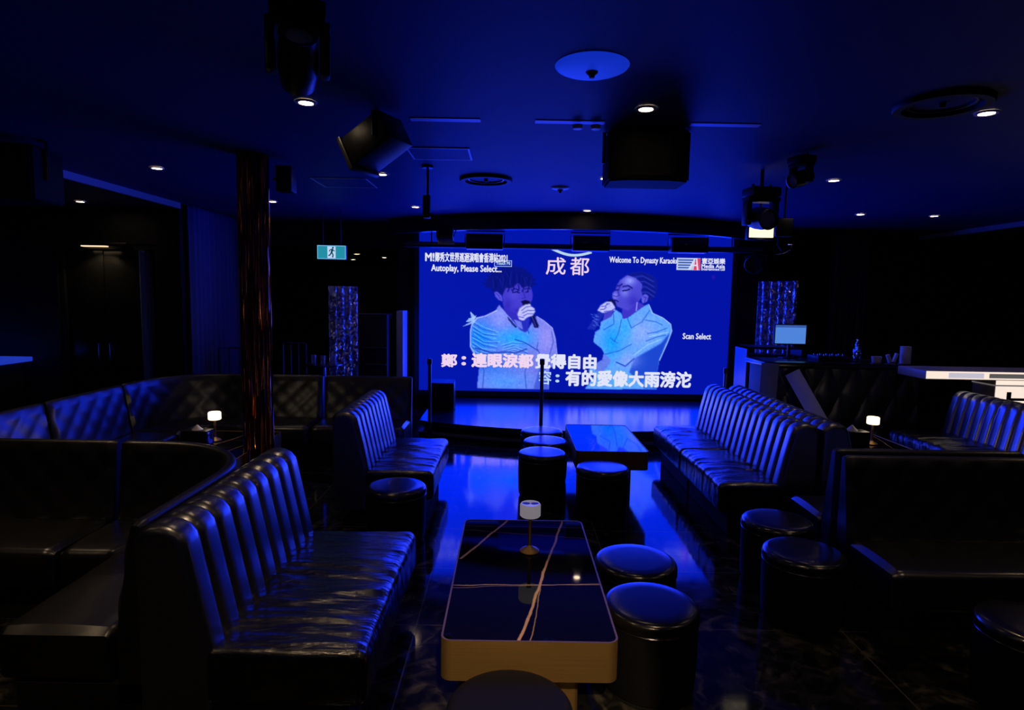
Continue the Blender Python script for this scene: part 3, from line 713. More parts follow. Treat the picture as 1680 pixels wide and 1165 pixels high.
booth('booth_bench', 'bench behind the right partition facing the stage', [(2.08, 3.92), (5.6, 3.92)], .1, 1, [.35, .65], depth=.46, top=.92)

# ------------------------------------------------------------------ stools
def make_pouf(label, x, y):
    r = thing('pouf_stool', label, 'stool', (x, y, 0), 0, 'round black stools')
    obj('body', lathe([(0, .02), (.205, .02), (.214, .03), (.219, .12), (.222, .25), (.222, .352), (.214, .357)], 56), STOOLSIDE, r)
    obj('base_ring', lathe([(0, 0), (.20, 0), (.205, .01), (.205, .025), (0, .025)], 40), BLACKPAINT, r)
    obj('seat_pad', lathe([(.212, .355), (.222, .358), (.226, .366), (.2265, .385), (.223, .399), (.216, .409), (.205, .4155), (.19, .4185), (.14, .4195), (0, .42)], 64), PADL, r)
    obj('piping', lathe([(.216, .352), (.225, .352), (.227, .355), (.225, .358), (.216, .358)], 56), PADL, r)
    return r
pf = make_pouf('round black stool at the near right corner of the gold trimmed table', .69, 2.77)
for lab, x, y in (('round black stool behind the near right one beside the gold trimmed table', .715, 3.25),
                  ('nearest of three round stools left of the far table', .318, 5.56),
                  ('middle of three round stools left of the far table', .375, 6.03),
                  ('farthest of three round stools left of the far table', .36, 6.50),
                  ('round black stool in front of the near end of the far table', .81, 5.10),
                  ('round black stool at the near end of the left aisle sofa', -.84, 4.49),
                  ('round stool right of the aisle, touching the near end of the long sofa', 1.785, 3.90),
                  ('round stool right of the aisle, in front of the quilted bench end', 1.72, 3.40),
                  ('round stool cut by the right edge of the photo', 2.41, 2.64),
                  ('dark round stool at the near end of the gold trimmed table', .02, 2.02)):
    q = dup(pf, lab, (x, y, 0))
    if y < 2.2:                        # duller pad leather put in to keep this top dark, without blue reflection
        for c in q.children:
            if c.name.startswith('seat_pad'):
                c.data = c.data.copy(); c.data.materials[0] = M('dull_dark_leather', (.008, .008, .008), .65, ior=1.3)

# ------------------------------------------------------------------ tables
def rr_outline(w, l, r, n=6):
    return rrect(-w/2, w/2, -l/2, l/2, r, n, 1)
def table(label, x, y, w, l, mat, name='lounge_table'):
    r = thing(name, label, 'table', (x, y, 0))
    bt = BM(); merge(bt, slab(rr_outline(w-.016, l-.016, .035), .452, .468)); obj('tabletop', bt, mat, r)
    o, i = rr_outline(w, l, .045), rr_outline(w-.016, l-.016, .037)
    bm = BM(); n = len(o)
    rows = [[bm.verts.new((p[0], p[1], z)) for p in q] for q, z in ((i, .455), (i, .471), (o, .471), (o, .30), (i, .30), (i, .455))]
    for a, b in zip(rows, rows[1:]):
        for k in range(n): bm.faces.new((a[k], a[(k+1) % n], b[(k+1) % n], b[k]))
    obj('apron', bm, BRASS, r)
    obj('pedestal', slab(rr_outline(w*.62, l*.72, .02), 0, .452), BRASS, r)
    return r
T1 = marble_table('black_marble_gold_veins_near', [(-.345, .10, -.09, .67, .008, 1), (-.045, -.67, .10, .0, .0085, 1), (.10, .0, .245, .67, .0075, .95), (.005, -.67, .085, -.03, .0035, .55), (-.36, -.19, .36, -.165, .0035, .9), (-.36, -.215, .36, -.155, .0025, .55), (-.36, .50, .36, .40, .0025, .3), (-.36, .56, .36, .56, .0025, .3)])
T2 = marble_table('black_marble_gold_veins_far', [(-.2, -.6, .1, .6, .008, .5), (.1, -.5, .3, .4, .006, .5), (-.3, .1, .3, .2, .004, .4)])
table('near gold trimmed black marble table with a small lamp on it', .10, 2.995, .722, 1.34, T1)
table('far gold trimmed table reflecting the screen, in front of the stage', .945, 5.97, .66, 1.16, T2)
table('table inside the left curved booth with lamp and tissue box', -2.60, 5.42, .70, 1.1, T2)
table('table cut by the left edge inside the near quilted booth', -3.02, 2.45, .78, 1.0, T2)
table('table between the back to back sofa and the blue lit sofa on the right', 3.49, 5.82, .70, 1.25, T2)

# ------------------------------------------------------------------ table lamps and tissue boxes
def table_lamp(label, x, y, z, lit, sc=1., watts=.7):
    r = thing('table_lamp', label, 'lamp', (x, y, z), 0, 'small table lamps')
    r.scale = (sc, sc, sc)
    obj('base', lathe([(0, 0), (.052, 0), (.054, .006), (.045, .014), (.018, .026), (.010, .036), (0, .036)], 36), BRASS, r)
    obj('stem', lathe([(0, .03), (.010, .03), (.010, .19), (.016, .20), (0, .20)], 20), BRASS, r)
    obj('lamp_shade', lathe([(0, .198), (.050, .198), (.056, .204), (.056, .262), (.050, .270), (.03, .268), (0, .264)], 40), LAMPLIT if lit else GLASSW, r)
    if lit:
        l = bpy.data.lights.new('lamp_light', 'POINT'); l.energy = watts; l.color = (1, .78, .5); l.shadow_soft_size = .05
        lo = bpy.data.objects.new('lamp_light', l); COL.objects.link(lo); lo.parent = r; lo.location = (0, 0, .33)
    else:
        b = BM()
        for s in (-1, 1): merge(b, lathe([(0, .2675), (.022, .2675), (.022, .2695), (0, .2695)], 20), T(s*.024, 0, .0)@Matrix.Scale(.7, 4, (0, 1, 0)))
        obj('shade_cap', b, M('lamp_cap', (.08, .08, .14), .3), r)
    return r
table_lamp('unlit glass headed brass lamp on the near gold trimmed table', .125, 3.20, .47, False)
table_lamp('lit warm lamp on the table inside the left booth', -2.72, 5.56, .47, True)
table_lamp('lit warm lamp on the table on the right side', 3.56, 5.86, .47, True)
def tissue_box(label, x, y, rz, k=1.):
    r = thing('tissue_box', label, 'tissue box', (x, y, .47), rz, 'tissue boxes')
    r.scale = (k, k, k*1.15)
    obj('box', rbox(-.12, .12, -.065, .065, .001, .12, .008), PLASTIC, r)
    obj('box_panel', rbox(.119, .123, -.05, .05, .015, .105, .001), M('glossy_panel', (.1, .1, .14), .12, ior=2.6), r)
    obj('tissue', lathe([(.05, .119), (.03, .135), (.014, .15), (0, .162)], 9), PAPER, r)
tissue_box('black tissue box beside the lamp in the left booth', -2.80, 5.40, -.05)
tissue_box('black tissue box left of the lit lamp on the right table', 3.29, 5.74, PI, 1.15)

# ------------------------------------------------------------------ column
c = thing('column', 'round column wrapped in hanging copper foil strips', 'column', (-2.20, 5.28, 0))
bm = BM(); n = 96; rows = []
for z in lin(0, 2.995, .1):
    rows.append([bm.verts.new(((.122+.006*math.sin(k*2.3)+.004*noise.noise(Vector((k*.9, z*2, 0))))*math.cos(2*PI*k/n), (.122+.006*math.sin(k*2.3)+.004*noise.noise(Vector((k*.9, z*2, 0))))*math.sin(2*PI*k/n), z)) for k in range(n)])
for a, b in zip(rows, rows[1:]):
    for k in range(n): bm.faces.new((a[k], a[(k+1) % n], b[(k+1) % n], b[k]))
obj('foil_strips', bm, FOILRED, c)
obj('column_core', lathe([(0, .0), (.105, .0), (.105, 2.998), (0, 2.998)], 32), BLACKPAINT, c)
cs = thing('speaker', 'small black speaker fixed on the right side of the foil column', 'speaker', (-1.98, 5.45, 2.72))
obj('cabinet', rbox(-.07, .07, -.07, .07, 0, .22, .01), PLASTIC, cs)
obj('bracket', tube([(-.07, 0, .11), (-.11, -.02, .11)], .012), BLACKMETAL, cs)

# ------------------------------------------------------------------ stage-side bits
def stanchion(label, x, y, h):
    r = thing('stanchion_post', label, 'post', (x, y, 0), 0, 'barrier posts before the stage')
    obj('foot', lathe([(0, 0), (.15, 0), (.15, .01), (.06, .025), (.025, .04), (0, .04)], 36), DARKCHROME, r)
    obj('pole', lathe([(0, .03), (.022, .03), (.022, h-.06), (0, h-.06)], 20), DARKCHROME, r)
    obj('head', lathe([(0, h-.07), (.030, h-.07), (.030, h-.005), (.02, h), (0, h)], 20), BLACKMETAL, r)
stanchion('steel barrier post left of the stage in front of the floor monitor', -1.0, 7.57, 1.06)
stanchion('steel barrier post before the middle of the stage', .385, 7.18, 1.12)
stanchion('steel barrier post at the far end of the long right sofa', 2.66, 7.44, 1.02)
r = thing('floor_monitor', 'black wedge monitor speaker standing on the left end of the stage', 'speaker', (-.95, 8.75, .2))
bm = BM(); pr = [(-.16, 0), (.16, 0), (.16, .10), (.05, .44), (-.16, .40)]
a = [bm.verts.new((-.18, y, z)) for y, z in pr]; b = [bm.verts.new((.16, y, z)) for y, z in pr]
bm.faces.new(a); bm.faces.new(b[::-1])
for k in range(5): bm.faces.new((a[k], a[(k+1) % 5], b[(k+1) % 5], b[k]))
bmesh.ops.bevel(bm, geom=bm.edges[:], offset=.012, segments=2, affect='EDGES')
obj('cabinet', bm, PLASTIC, r)
obj('grille', rbox(-.15, .13, -.172, -.158, .03, .34, .004), M('grille', (.006, .006, .007), .7, bump=.4, bscale=(200, 200, 200)), r)
r = thing('equipment_cabinet', 'tall black cabinet with shelves left of the stage wall', 'cabinet', (-2.12, 9.2, 0))
obj('carcass', rbox(-.36, .30, -.2, .25, 0, 1.55, .008), BLACKPAINT, r)
for z in (.45, .80, 1.05): obj('shelf_edge', rbox(-.35, .29, -.225, -.195, z, z+.018, .003), DARKCHROME, r)
tag(obj('wall_fin', rbox(-1.73, -1.63, 9.25, 9.65, .25, 1.60, .006), WHITEPAINT), 'narrow pale panel at the left edge of the LED wall catching blue light', 'panel')

# ------------------------------------------------------------------ curtains and sequin panels
def drape(name, label, x0, x1, y, z0, z1, mat, folds=9, amp=.04, cat='curtain'):
    bm = BM(); nx = folds*10; rows = []
    for z in (z0, (z0+z1)/2, z1-.05, z1):
        rows.append([bm.verts.new((x0+(x1-x0)*k/nx, y+amp*math.sin(2*PI*folds*k/nx)+.3*amp*math.sin(5.3*k/nx*folds), z)) for k in range(nx+1)])
    for a, b in zip(rows, rows[1:]):
        for k in range(nx): bm.faces.new((a[k], a[k+1], b[k+1], b[k]))
    o = obj(name, bm, mat)
    md = o.modifiers.new('thickness', 'SOLIDIFY'); md.thickness = .008
    return tag(o, label, cat)
o = drape('curtain', 'wide blue velvet curtain hanging left of the foil column', -.0, 1.9, 0, .02, 2.99, DRAPE, 14, .03)
o.location = (-4.33, 8.3, 0); o.rotation_euler = (0, 0, PI/2)
o = drape('curtain', 'narrow blue curtain gathered at the right side of the double door', 0, .30, 0, .02, 2.37, DRAPE, 3, .015)
o.location = (-4.89, 8.12, 0); o.rotation_euler = (0, 0, PI/2)
drape('curtain', 'dark blue curtain on the right behind the bar counter', 5.15, 5.75, 9.9, .02, 2.99, DARKDRAPE, 6, .03)
o = drape('sequin_curtain', 'glittering sequin curtain far left beside the stage cabinet', -.22, .22, 0, .02, 1.95, SEQBLUE, 4, .02)
o.location = (-2.36, 8.65, 0); o.rotation_euler = (0, 0, math.radians(42))
o = drape('sequin_curtain', 'glittering sequin curtain behind the computer monitor on the right', -.29, .29, 0, .02, 2.15, SEQBLUE, 5, .025)
o.location = (4.05, 9.3, 0); o.rotation_euler = (0, 0, math.radians(-42))

# railings behind the left booth
def railing(label, x0, x1, y, h, n):
    r = thing('railing', label, 'railing', ((x0+x1)/2, y, 0)); w = (x1-x0)/2
    obj('top_rail', tube([(-w, 0, h), (w, 0, h)], .016, 10), CHROME, r)
    for k in range(n):
        x = -w+2*w*k/(n-1); obj('baluster', tube([(x, 0, 0), (x, 0, h)], .013 if k in (0, n-1) else .009, 8), CHROME, r)
railing('chrome railing in front of the blue curtain left of the column', -4.22, -3.62, 8.80, 1.04, 5)
railing('chrome railing behind the left booth right of the column', -3.28, -2.95, 8.80, 1.12, 4)
r = thing('cocktail_table', 'small round high table with glassware by the left sequin curtain', 'table', (-2.50, 8.15, 0))
obj('tabletop', lathe([(0, .88), (.24, .88), (.25, .89), (.25, .905), (0, .905)], 36), DARKCHROME, r)
obj('stem', lathe([(0, .03), (.03, .03), (.03, .88), (0, .88)], 16), CHROME, r)
obj('foot', lathe([(0, 0), (.2, 0), (.2, .012), (.05, .03), (0, .03)], 32), CHROME, r)
gl = None
for k, (dx, dy) in enumerate(((-.12, -.05), (.02, -.10), (.13, .02))):
    lab = ('left glass', 'middle glass', 'right glass')[k]+' on the small high table by the left sequin curtain'
    if gl is None:
        gl = tag(obj('drinking_glass', lathe([(0, 0), (.028, 0), (.034, .12), (.031, .12), (.026, .006), (0, .006)], 20), CLEARG, None, True, (-2.50+dx, 8.15+dy, .905)), lab, 'glass', 'glasses on the high table')
    else:
        g = gl.copy(); COL.objects.link(g); g.location = (-2.50+dx, 8.15+dy, .905); g['label'] = lab

# exit sign
r = thing('exit_sign', 'green illuminated exit sign with running figure hanging left of the stage', 'sign', (-2.48, 8.5, 2.31), math.radians(4))
obj('housing', rbox(-.20, .20, 0, .06, 0, .20, .012), M('sign_housing', (.5, .55, .6), .4), r)
obj('sign_face', rbox(-.188, .188, -.006, .0, .012, .188, .002), emis('exit_green', (.02, .34, .46), .8), r)
obj('sign_border', merge(merge(merge(bx(-.19, .19, -.009, -.004, .008, .016), bx(-.19, .19, -.009, -.004, .184, .192)), bx(-.192, -.184, -.009, -.004, .008, .192)), bx(.184, .192, -.009, -.004, .008, .192)), emis('exit_border', (.2, .55, .9), .9), r, False)
obj('pictogram_door', bx(-.055, .055, -.0085, -.006, .02, .18), emis('exit_white', (.55, .75, 1), .9), r, False)
fg = BM()
def strip(pts, w):
    for (x0, z0), (x1, z1) in zip(pts, pts[1:]):
        d = Vector((x1-x0, z1-z0)).normalized(); nn = Vector((-d.y, d.x))*w
        fg.faces.new([fg.verts.new((p[0], -.010, p[1])) for p in ((x0+nn.x, z0+nn.y), (x0-nn.x, z0-nn.y), (x1-nn.x, z1-nn.y), (x1+nn.x, z1+nn.y))])
strip([(.014, .148), (.000, .095)], .012); strip([(.0, .10), (.022, .068), (.014, .03)], .008); strip([(.0, .10), (-.018, .065), (-.042, .052)], .008)
strip([(.014, .140), (.034, .118), (.044, .124)], .006); strip([(.012, .140), (-.018, .135), (-.03, .112)], .006)
for k in range(10):
    pass
fg.faces.new([fg.verts.new((.020+.013*math.cos(2*PI*k/14), -.010, .162+.013*math.sin(2*PI*k/14))) for k in range(14)])
obj('running_figure', fg, M('sign_figure', (.0, .02, .05), .5, emit=(.0, .06, .12), estr=.6), r, False)
for x in (-.12, .12): obj('hanger_rod', tube([(x, .03, .2), (x, .03, .69)], .006), BLACKMETAL, r)

# left bar ledge and the light over the door
r = thing('bar_ledge', 'glossy bar ledge with added blue glow at the far left edge', 'counter', (-7.0, 7.95, 0))
obj('ledge_top', rbox(-1.3, .64, -.5, .15, .88, .94, .01), M('blue_glow_ledge', (.3, .3, .4), .35, emit=(.006, .04, .6), estr=.7), r)  # blue light on the ledge top is put in as emission
obj('ledge_front', rbox(-1.3, .56, -.4, .1, 0, .88, .005), BLACKPAINT, r)
r = thing('door_light', 'slim warm light bar over the double door', 'light', (-5.36, 8.14, 2.40))
obj('light_housing', rbox(-.34, .30, -.03, .05, .02, .06, .005), BLACKMETAL, r)
obj('light_lens', rbox(-.30, .02, -.026, .045, .004, .021, .003), emis('warm_strip', (1, .72, .45), 1.0), r)
l = bpy.data.lights.new('door_glow', 'SPOT'); l.energy = 3; l.color = (1, .75, .45); l.spot_size = 2.2; l.shadow_soft_size = .05
lo = bpy.data.objects.new('door_glow', l); COL.objects.link(lo); lo.parent = r; lo.location = (-.1, -.02, -.02)

# ------------------------------------------------------------------ right side: DJ counter, rack, monitor, white counter
r = thing('dj_counter', 'black tufted counter with brass buttons behind the long right sofa', 'counter', (4.15, 7.75, 0))
obj('counter_top', rbox(-1.02, 1.0, -.32, .36, 1.04, 1.10, .01), M('counter_laminate', (.015, .015, .018), .25, ior=1.7), r)
obj('counter_body', rbox(-.96, .96, -.20, .30, 0, 1.04, .01), BLACKPAINT, r)
bm = BM(); nx, nz = 110, 54; rows = []
def tuft(x, z):
    a = (x/.34+z/.72); b = (x/.34-z/.72); return .05*(abs(math.sin(PI*a))*abs(math.sin(PI*b)))**.5
for k in range(nz+1):
    z = .06+.96*k/nz; rows.append([bm.verts.new((-.96+1.92*i/nx, -.205-tuft(-.96+1.92*i/nx, z), z)) for i in range(nx+1)])
for a, b in zip(rows, rows[1:]):
    for i in range(nx): bm.faces.new((a[i], a[i+1], b[i+1], b[i]))
obj('tufted_front', bm, BOOTH, r)
bt = None
for z in (.60, .96):
    for k in range(5):
        x = -.68+.34*k
        if bt is None: bt = obj('button', lathe([(0, -.008), (.018, -.006), (.02, 0), (.012, .008), (0, .012)], 16, None, RX(PI/2)), BRASS, r, True, (x, -.215, z))
        else:
            q = bt.copy(); COL.objects.link(q); q.parent = r; q.location = (x, -.215, z)
tag(obj('side_board', rbox(-.10, .10, -.012, .012, 0, 1.10, .004, 2, T(3.10, 7.26, .0)@RZ(math.radians(-40))@RX(math.radians(-4))), M('grey_board', (.22, .24, .3), .5)), 'upright pale board at the left end of the tufted counter', 'board')
tag(obj('leaning_board', rbox(-.09, .09, -.012, .012, 0, 1.14, .004, 2, T(3.90, 6.98, .02)@RZ(math.radians(-42))@RY(math.radians(-32))), WHITEPAINT), 'slanting pale board leaning before the tufted counter', 'board')
r = thing('monitor', 'computer monitor with pale blue screen on the tufted counter', 'monitor', (3.68, 8.0, 1.10))
obj('bezel', rbox(-.215, .215, -.015, .02, .18, .45, .006), PLASTIC, r)
obj('display', rbox(-.200, .200, -.018, -.014, .195, .437, .001), emis('display_blue', (.09, .27, .82), .85), r)
obj('menu_bar', rbox(-.200, .200, -.020, -.017, .405, .437, .0005), emis('display_bar', (.05, .13, .5), .8), r)
obj('stand', merge(rbox(-.02, .02, 0, .03, .0, .2, .004), rbox(-.1, .1, -.06, .1, 0, .012, .003)), PLASTIC, r)
r = thing('mixing_desk', 'small audio mixer with knobs on the tufted counter right of the monitor', 'mixer', (4.12, 7.85, 1.10))
obj('desk_body', rbox(-.2, .2, -.15, .15, 0, .06, .01), PLASTIC, r)
for k in range(10): obj('knob', lathe([(0, 0), (.012, 0), (.010, .022), (0, .024)], 12), CHROME, r, True, (-.16+.08*(k % 5), -.06+.1*(k//5), .06))
tag(obj('bottle', lathe([(0, 0), (.045, 0), (.05, .02), (.046, .10), (.05, .13), (.04, .17), (.03, .18), (.034, .2), (.018, .24), (.016, .29), (0, .29)], 28), sequin('cut_crystal', (.7, .7, .75), (60, 60, 60), .7, .1), None, True, (4.36, 7.62, 1.10)), 'sparkling cut glass bottle on the tufted counter', 'bottle')
tag(obj('cup', lathe([(0, 0), (.05, 0), (.06, .08), (.055, .08), (.046, .008), (0, .008)], 28), WHITEPAINT, None, True, (4.60, 7.60, 1.10)), 'small pale cup right of the glass bottle on the counter', 'cup')
tag(obj('folded_napkin', merge(rbox(-.045, -.008, -.02, .02, 0, .11, .003, 1, RY(math.radians(-22))), rbox(.0, .03, -.02, .02, 0, .12, .003, 1, RY(math.radians(18)))), PAPER, None, False, (4.80, 7.60, 1.112)), 'folded white napkin between the cup and the paper roll', 'napkin')
tag(obj('paper_roll', lathe([(0, 0), (.062, 0), (.062, .21), (.02, .21), (.02, .2), (0, .2)], 28), PAPER, None, True, (4.96, 7.60, 1.10)), 'upright white paper roll at the right end of the tufted counter', 'paper roll')
r = thing('equipment_rack', 'dark rack with audio units between the LED wall and the counter', 'rack', (3.74, 8.75, 0))
obj('rack_frame', merge(merge(bx(-.40, -.37, -.2, .25, 0, 1.2), bx(.37, .40, -.2, .25, 0, 1.2)), bx(-.40, .40, -.2, .25, 1.17, 1.2)), BLACKMETAL, r, False)
for z in (.3, .62, .92): 
    u = obj('rack_unit', rbox(-.365, .365, -.19, .2, z, z+.16, .006), PLASTIC, r)
    for k in range(3): obj('unit_knob', lathe([(0, 0), (.016, 0), (.014, .02), (0, .022)], 12, None, RX(PI/2)), CHROME, u, True, (-.25+.14*k, -.19, z+.08))
r = thing('bar_counter', 'white bar counter with grey inlay at the right edge', 'counter', (5.9, 7.05, 0))
obj('counter_slab', rbox(-1.22, 1.2, -.25, .25, 1.0, 1.10, .012), WHITELAC, r)
obj('glow_front', rbox(-1.21, 1.19, -.253, -.249, 1.008, 1.094, .001), GLOWFRONT, r)  # glowing sheet added over the lacquer to brighten the slab front
obj('inlay', rbox(-.50, .8, -.257, -.246, 1.025, 1.075, .002), GREYINLAY, r)
obj('inlay', rbox(-.96, -.56, -.256, -.246, 1.02, 1.08, .002), M('white_inlay', (.6, .58, .62), .4, emit=(.9, .85, 1), estr=.6), r)  # this inlay glows with the counter front
pd = obj('pedestal', rbox(-.36, .6, -.17, .17, 0, 1.0, .01), WHITELAC, r)
obj('glow_front', rbox(-.35, .59, -.174, -.169, .02, .99, .001), GLOWFRONT, pd)  # same added glow on the pedestal front
obj('counter_band', rbox(-.365, .605, -.178, .178, .925, .94, .002), GREYINLAY, pd)
bm = bx(-.22, -.17, -.18, -.165, .76, .86); box(bm, .0, .05, -.18, -.165, .76, .86); box(bm, -.17, .0, -.18, -.165, .76, .79)
obj('pedestal_emblem', bm, BLACKPAINT, pd, False)
r = thing('picture_frame', 'dark framed picture on the far right wall', 'picture', (7.1, 10.58, 1.62))
obj('frame', merge(merge(merge(bx(-.32, .32, -.03, .0, 0, .03), bx(-.32, .32, -.03, .0, .38, .41)), bx(-.32, -.29, -.03, .0, 0, .41)), bx(.29, .32, -.03, .0, 0, .41)), DARKCHROME, r, False)
obj('picture_sheet', bx(-.29, .29, -.02, -.005, .03, .38), M('dark_print', (.012, .012, .014), .4, rvar=.1), r, False)

# ------------------------------------------------------------------ ceiling fittings
dl = None
def downlight(label, x, y, z=3.0, power=7, dim=False):
    global dl
    r = thing('downlight', label, 'downlight', (x, y, z), 0, 'recessed downlights')
    if dl is None: dl = {}
    if 'ring' not in dl:
        dl['ring'] = obj('trim_ring', lathe([(.042, -.001), (.044, -.010), (.062, -.010), (.064, -.001)], 28), WHITEPAINT, r)
        dl['lens'] = obj('lens', lathe([(0, -.006), (.043, -.006), (.043, -.001), (0, -.001)], 28), DOWN, r)
    else:
        for k in ('ring', 'lens'):
            c = dl[k].copy(); COL.objects.link(c); c.parent = r
    if power:
        l = bpy.data.lights.new('downlight_beam', 'SPOT'); l.energy = power; l.color = (1, .70, .42); l.spot_size = math.radians(95); l.spot_blend = .6; l.shadow_soft_size = .045
        lo = bpy.data.objects.new('downlight_beam', l); COL.objects.link(lo); lo.parent = r; lo.location = (0, 0, -.02)
    return r
for lab, x, y, z in (('downlight below the big moving head at the upper left', -1.26, 3.82, 3), ('downlight just above the hanging black speaker', .80, 3.82, 3), ('bright downlight beside the dark ceiling ring on the right', 2.84, 3.78, 3),
                  ('downlight over the left booth, right end of the pale ceiling edge', -3.36, 5.90, 3), ('leftmost downlight, below the pale ceiling edge', -5.30, 7.63, 2.92), ('downlight between the tilted box light and the pale hatch', -1.26, 6.0, 3),
                  ('downlight at the lower left corner of the hanging speaker', .89, 6.0, 3), ('downlight right of the right moving head', 3.04, 5.90, 3), ('downlight left of the thin drop pole above the valance', -1.27, 8.15, 3),
                  ('downlight above the middle of the curved valance', .99, 8.20, 3), ('downlight at the far right near the pale ceiling edge', 5.54, 8.13, 3), ('downlight right of the foil column above the exit sign', -3.05, 7.9, 3),
                  ('small downlight right of the valance on the right', 4.55, 8.1, 3)):
    downlight(lab, x, y, z, (1.2 if abs(x-.8) < .1 else 6) if y < 5 else (.3 if y > 7.8 and abs(x-1) < 3 else (2 if x < -3 else 1.2)))
for x, y in ((-1.26, 1.65), (.80, 1.65), (2.84, 1.65), (-3.36, 3.8), (-3.36, 1.65), (4.9, 3.78), (5.0, 1.65), (-1.26, -.5), (.80, -.5), (2.84, -.5), (-3.36, -.5)):
    downlight('added spot in the ceiling behind the camera, brightening the near table apron', x, y, 3.0 if x > -4.4 else 2.92, 22 if x < -3 or x > 4 else 17)
ad = downlight('added spot in the ceiling behind the camera, brightening the near table apron', .25, -.9, 3, 480)  # unseen extra spot, added to brighten the near table's brass apron
al = [c for c in ad.children if c.type == 'LIGHT'][0]; al.data.spot_size = math.radians(15); al.data.spot_blend = .3
al.rotation_euler = Vector((-.12, 3.22, -2.62)).to_track_quat('-Z', 'Y').to_euler()
wd = downlight('added downlight above the white bar counter, put in to brighten it', 5.7, 6.1, 3, 4)  # unseen lamp added and tilted toward the white counter to brighten it
wl = [c for c in wd.children if c.type == 'LIGHT'][0]; wl.rotation_euler = (math.radians(24), 0, 0); wl.data.spot_size = math.radians(48); wl.data.color = (1, .82, .66)
for lab, x, y in (('first small downlight under the rear ceiling below the exit sign', -2.94, 11.7), ('second small downlight under the rear ceiling left of the stage', -2.6, 12.6), ('third small downlight under the rear ceiling left of the stage', -3.5, 13.6)):
    downlight(lab, x, y, 2.6, 0)

def ring_vent(label, x, y, R):
    r = thing('ceiling_vent', label, 'vent', (x, y, 3.0), 0, 'round ceiling vents')
    obj('outer_ring', lathe([(R*.78, -.001), (R*.80, -.03), (R*.97, -.03), (R, -.02), (R, -.001)], 56), BLACKPAINT, r)
    obj('inner_ring', lathe([(R*.62, -.002), (R*.63, -.012), (R*.68, -.012), (R*.69, -.002)], 56), DARKCHROME, r)
    obj('hub', lathe([(0, -.03), (.015, -.028), (.02, -.001)], 16), BLACKPAINT, r)
ring_vent('round black ceiling vent in the middle of the ceiling', -.265, 6.16, .26)
ring_vent('large dark round ring in the ceiling at the right', 2.46, 3.62, .25)
def flush_disc(label, x, y, R, mat):
    r = thing('ceiling_disc', label, 'ceiling light', (x, y, 3.0), 0, 'flush ceiling discs')
    obj('diffuser', lathe([(0, -.03), (R*.5, -.027), (R*.85, -.018), (R*.97, -.008), (R, -.001)], 48), mat, r)
    obj('centre_knob', lathe([(0, -.062), (.012, -.060), (.016, -.046), (.03, -.035), (.032, -.026)], 16), BLACKMETAL, r)
flush_disc('large blue glowing disc light high on the ceiling', .385, 3.16, .185, emis('blue_diffuser', (.004, .025, .5), .95))
flush_disc('small pale disc right of the round vent', .50, 6.55, .10, WHITEPAINT)
def hatch(label, x0, x1, y0, y1):
    r = thing('access_hatch', label, 'hatch', ((x0+x1)/2, (y0+y1)/2, 3.0), 0, 'ceiling hatches'); w, l = (x1-x0)/2, (y1-y0)/2
    obj('hatch_panel', bx(-w, w, -l, l, -.006, -.001), CEIL, r, False)
    b = BM()
    for q in ((-w-.015, w+.015, -l-.015, -l), (-w-.015, w+.015, l, l+.015), (-w-.015, -w, -l, l), (w, w+.015, -l, l)): box(b, q[0], q[1], q[2], q[3], -.008, -.003)
    obj('hatch_frame', b, WHITEPAINT, r, False)
hatch('square ceiling hatch left of the round vent', -.83, -.36, 4.92, 5.30)
hatch('pale ceiling hatch right of the foil column', -2.02, -1.48, 6.25, 6.75)
def track(label, x0, x1, y, heads):
    r = thing('light_track', label, 'track', ((x0+x1)/2, y, 3.0), 0, 'ceiling tracks'); w = (x1-x0)/2
    obj('rail', bx(-w, w, -.035, .035, -.005, -.001), WHITEPAINT, r, False)
    for h in heads: obj('track_adapter', lathe([(0, -.05), (.03, -.045), (.035, -.02), (0, -.02)], 20), WHITEPAINT, r, True, (h, 0, 0))
track('short pale ceiling track left of centre', -.68, -.22, 4.14, ())
track('pale ceiling track with two adapters left of the big hanging speaker', .14, .60, 4.14, (.05, .17))
track('pale ceiling track on the right of the big hanging speaker', 1.16, 1.62, 4.14, ())
# hanging speaker
def hung_speaker(label, x, y, w, h, d, rx_=0, rz=0, z=None):
    r = thing('hanging_speaker', label, 'speaker', (x, y, z if z else 2.985-h), rz)
    pr = [(-w/2, d/2), (-w/2, -d*.35), (-w*.25, -d*.5), (w*.25, -d*.5), (w/2, -d*.35), (w/2, d/2)]
    bm = slab(pr, 0, h); bmesh.ops.bevel(bm, geom=bm.edges[:], offset=.015, segments=2, affect='EDGES')
    obj('cabinet', bm, M('speaker_lacquer', (.002, .002, .002), .7, ior=1.3), r)
    g = slab([(-w*.46, -d*.36), (-w*.24, -d*.515), (w*.24, -d*.515), (w*.46, -d*.36)], .03, h-.03)
    obj('grille', g, M('speaker_grille', (.0015, .0015, .0015), .85, bump=.4, bscale=(220, 220, 220)), r, False)
    for s in (-1, 1): obj('bracket', tube([(s*w*.53, 0, h*.4), (s*w*.53, 0, 2.985-r.location.z), (s*w*.4, 0, 3.0-r.location.z)], .012), BLACKMETAL, r)
    return r
hung_speaker('big black loudspeaker hanging from the ceiling right of centre', .92, 4.34, .55, .345, .34)
hung_speaker('black loudspeaker hanging at the upper left corner of the photo', -3.92, 4.9, .52, .42, .4, z=2.52)

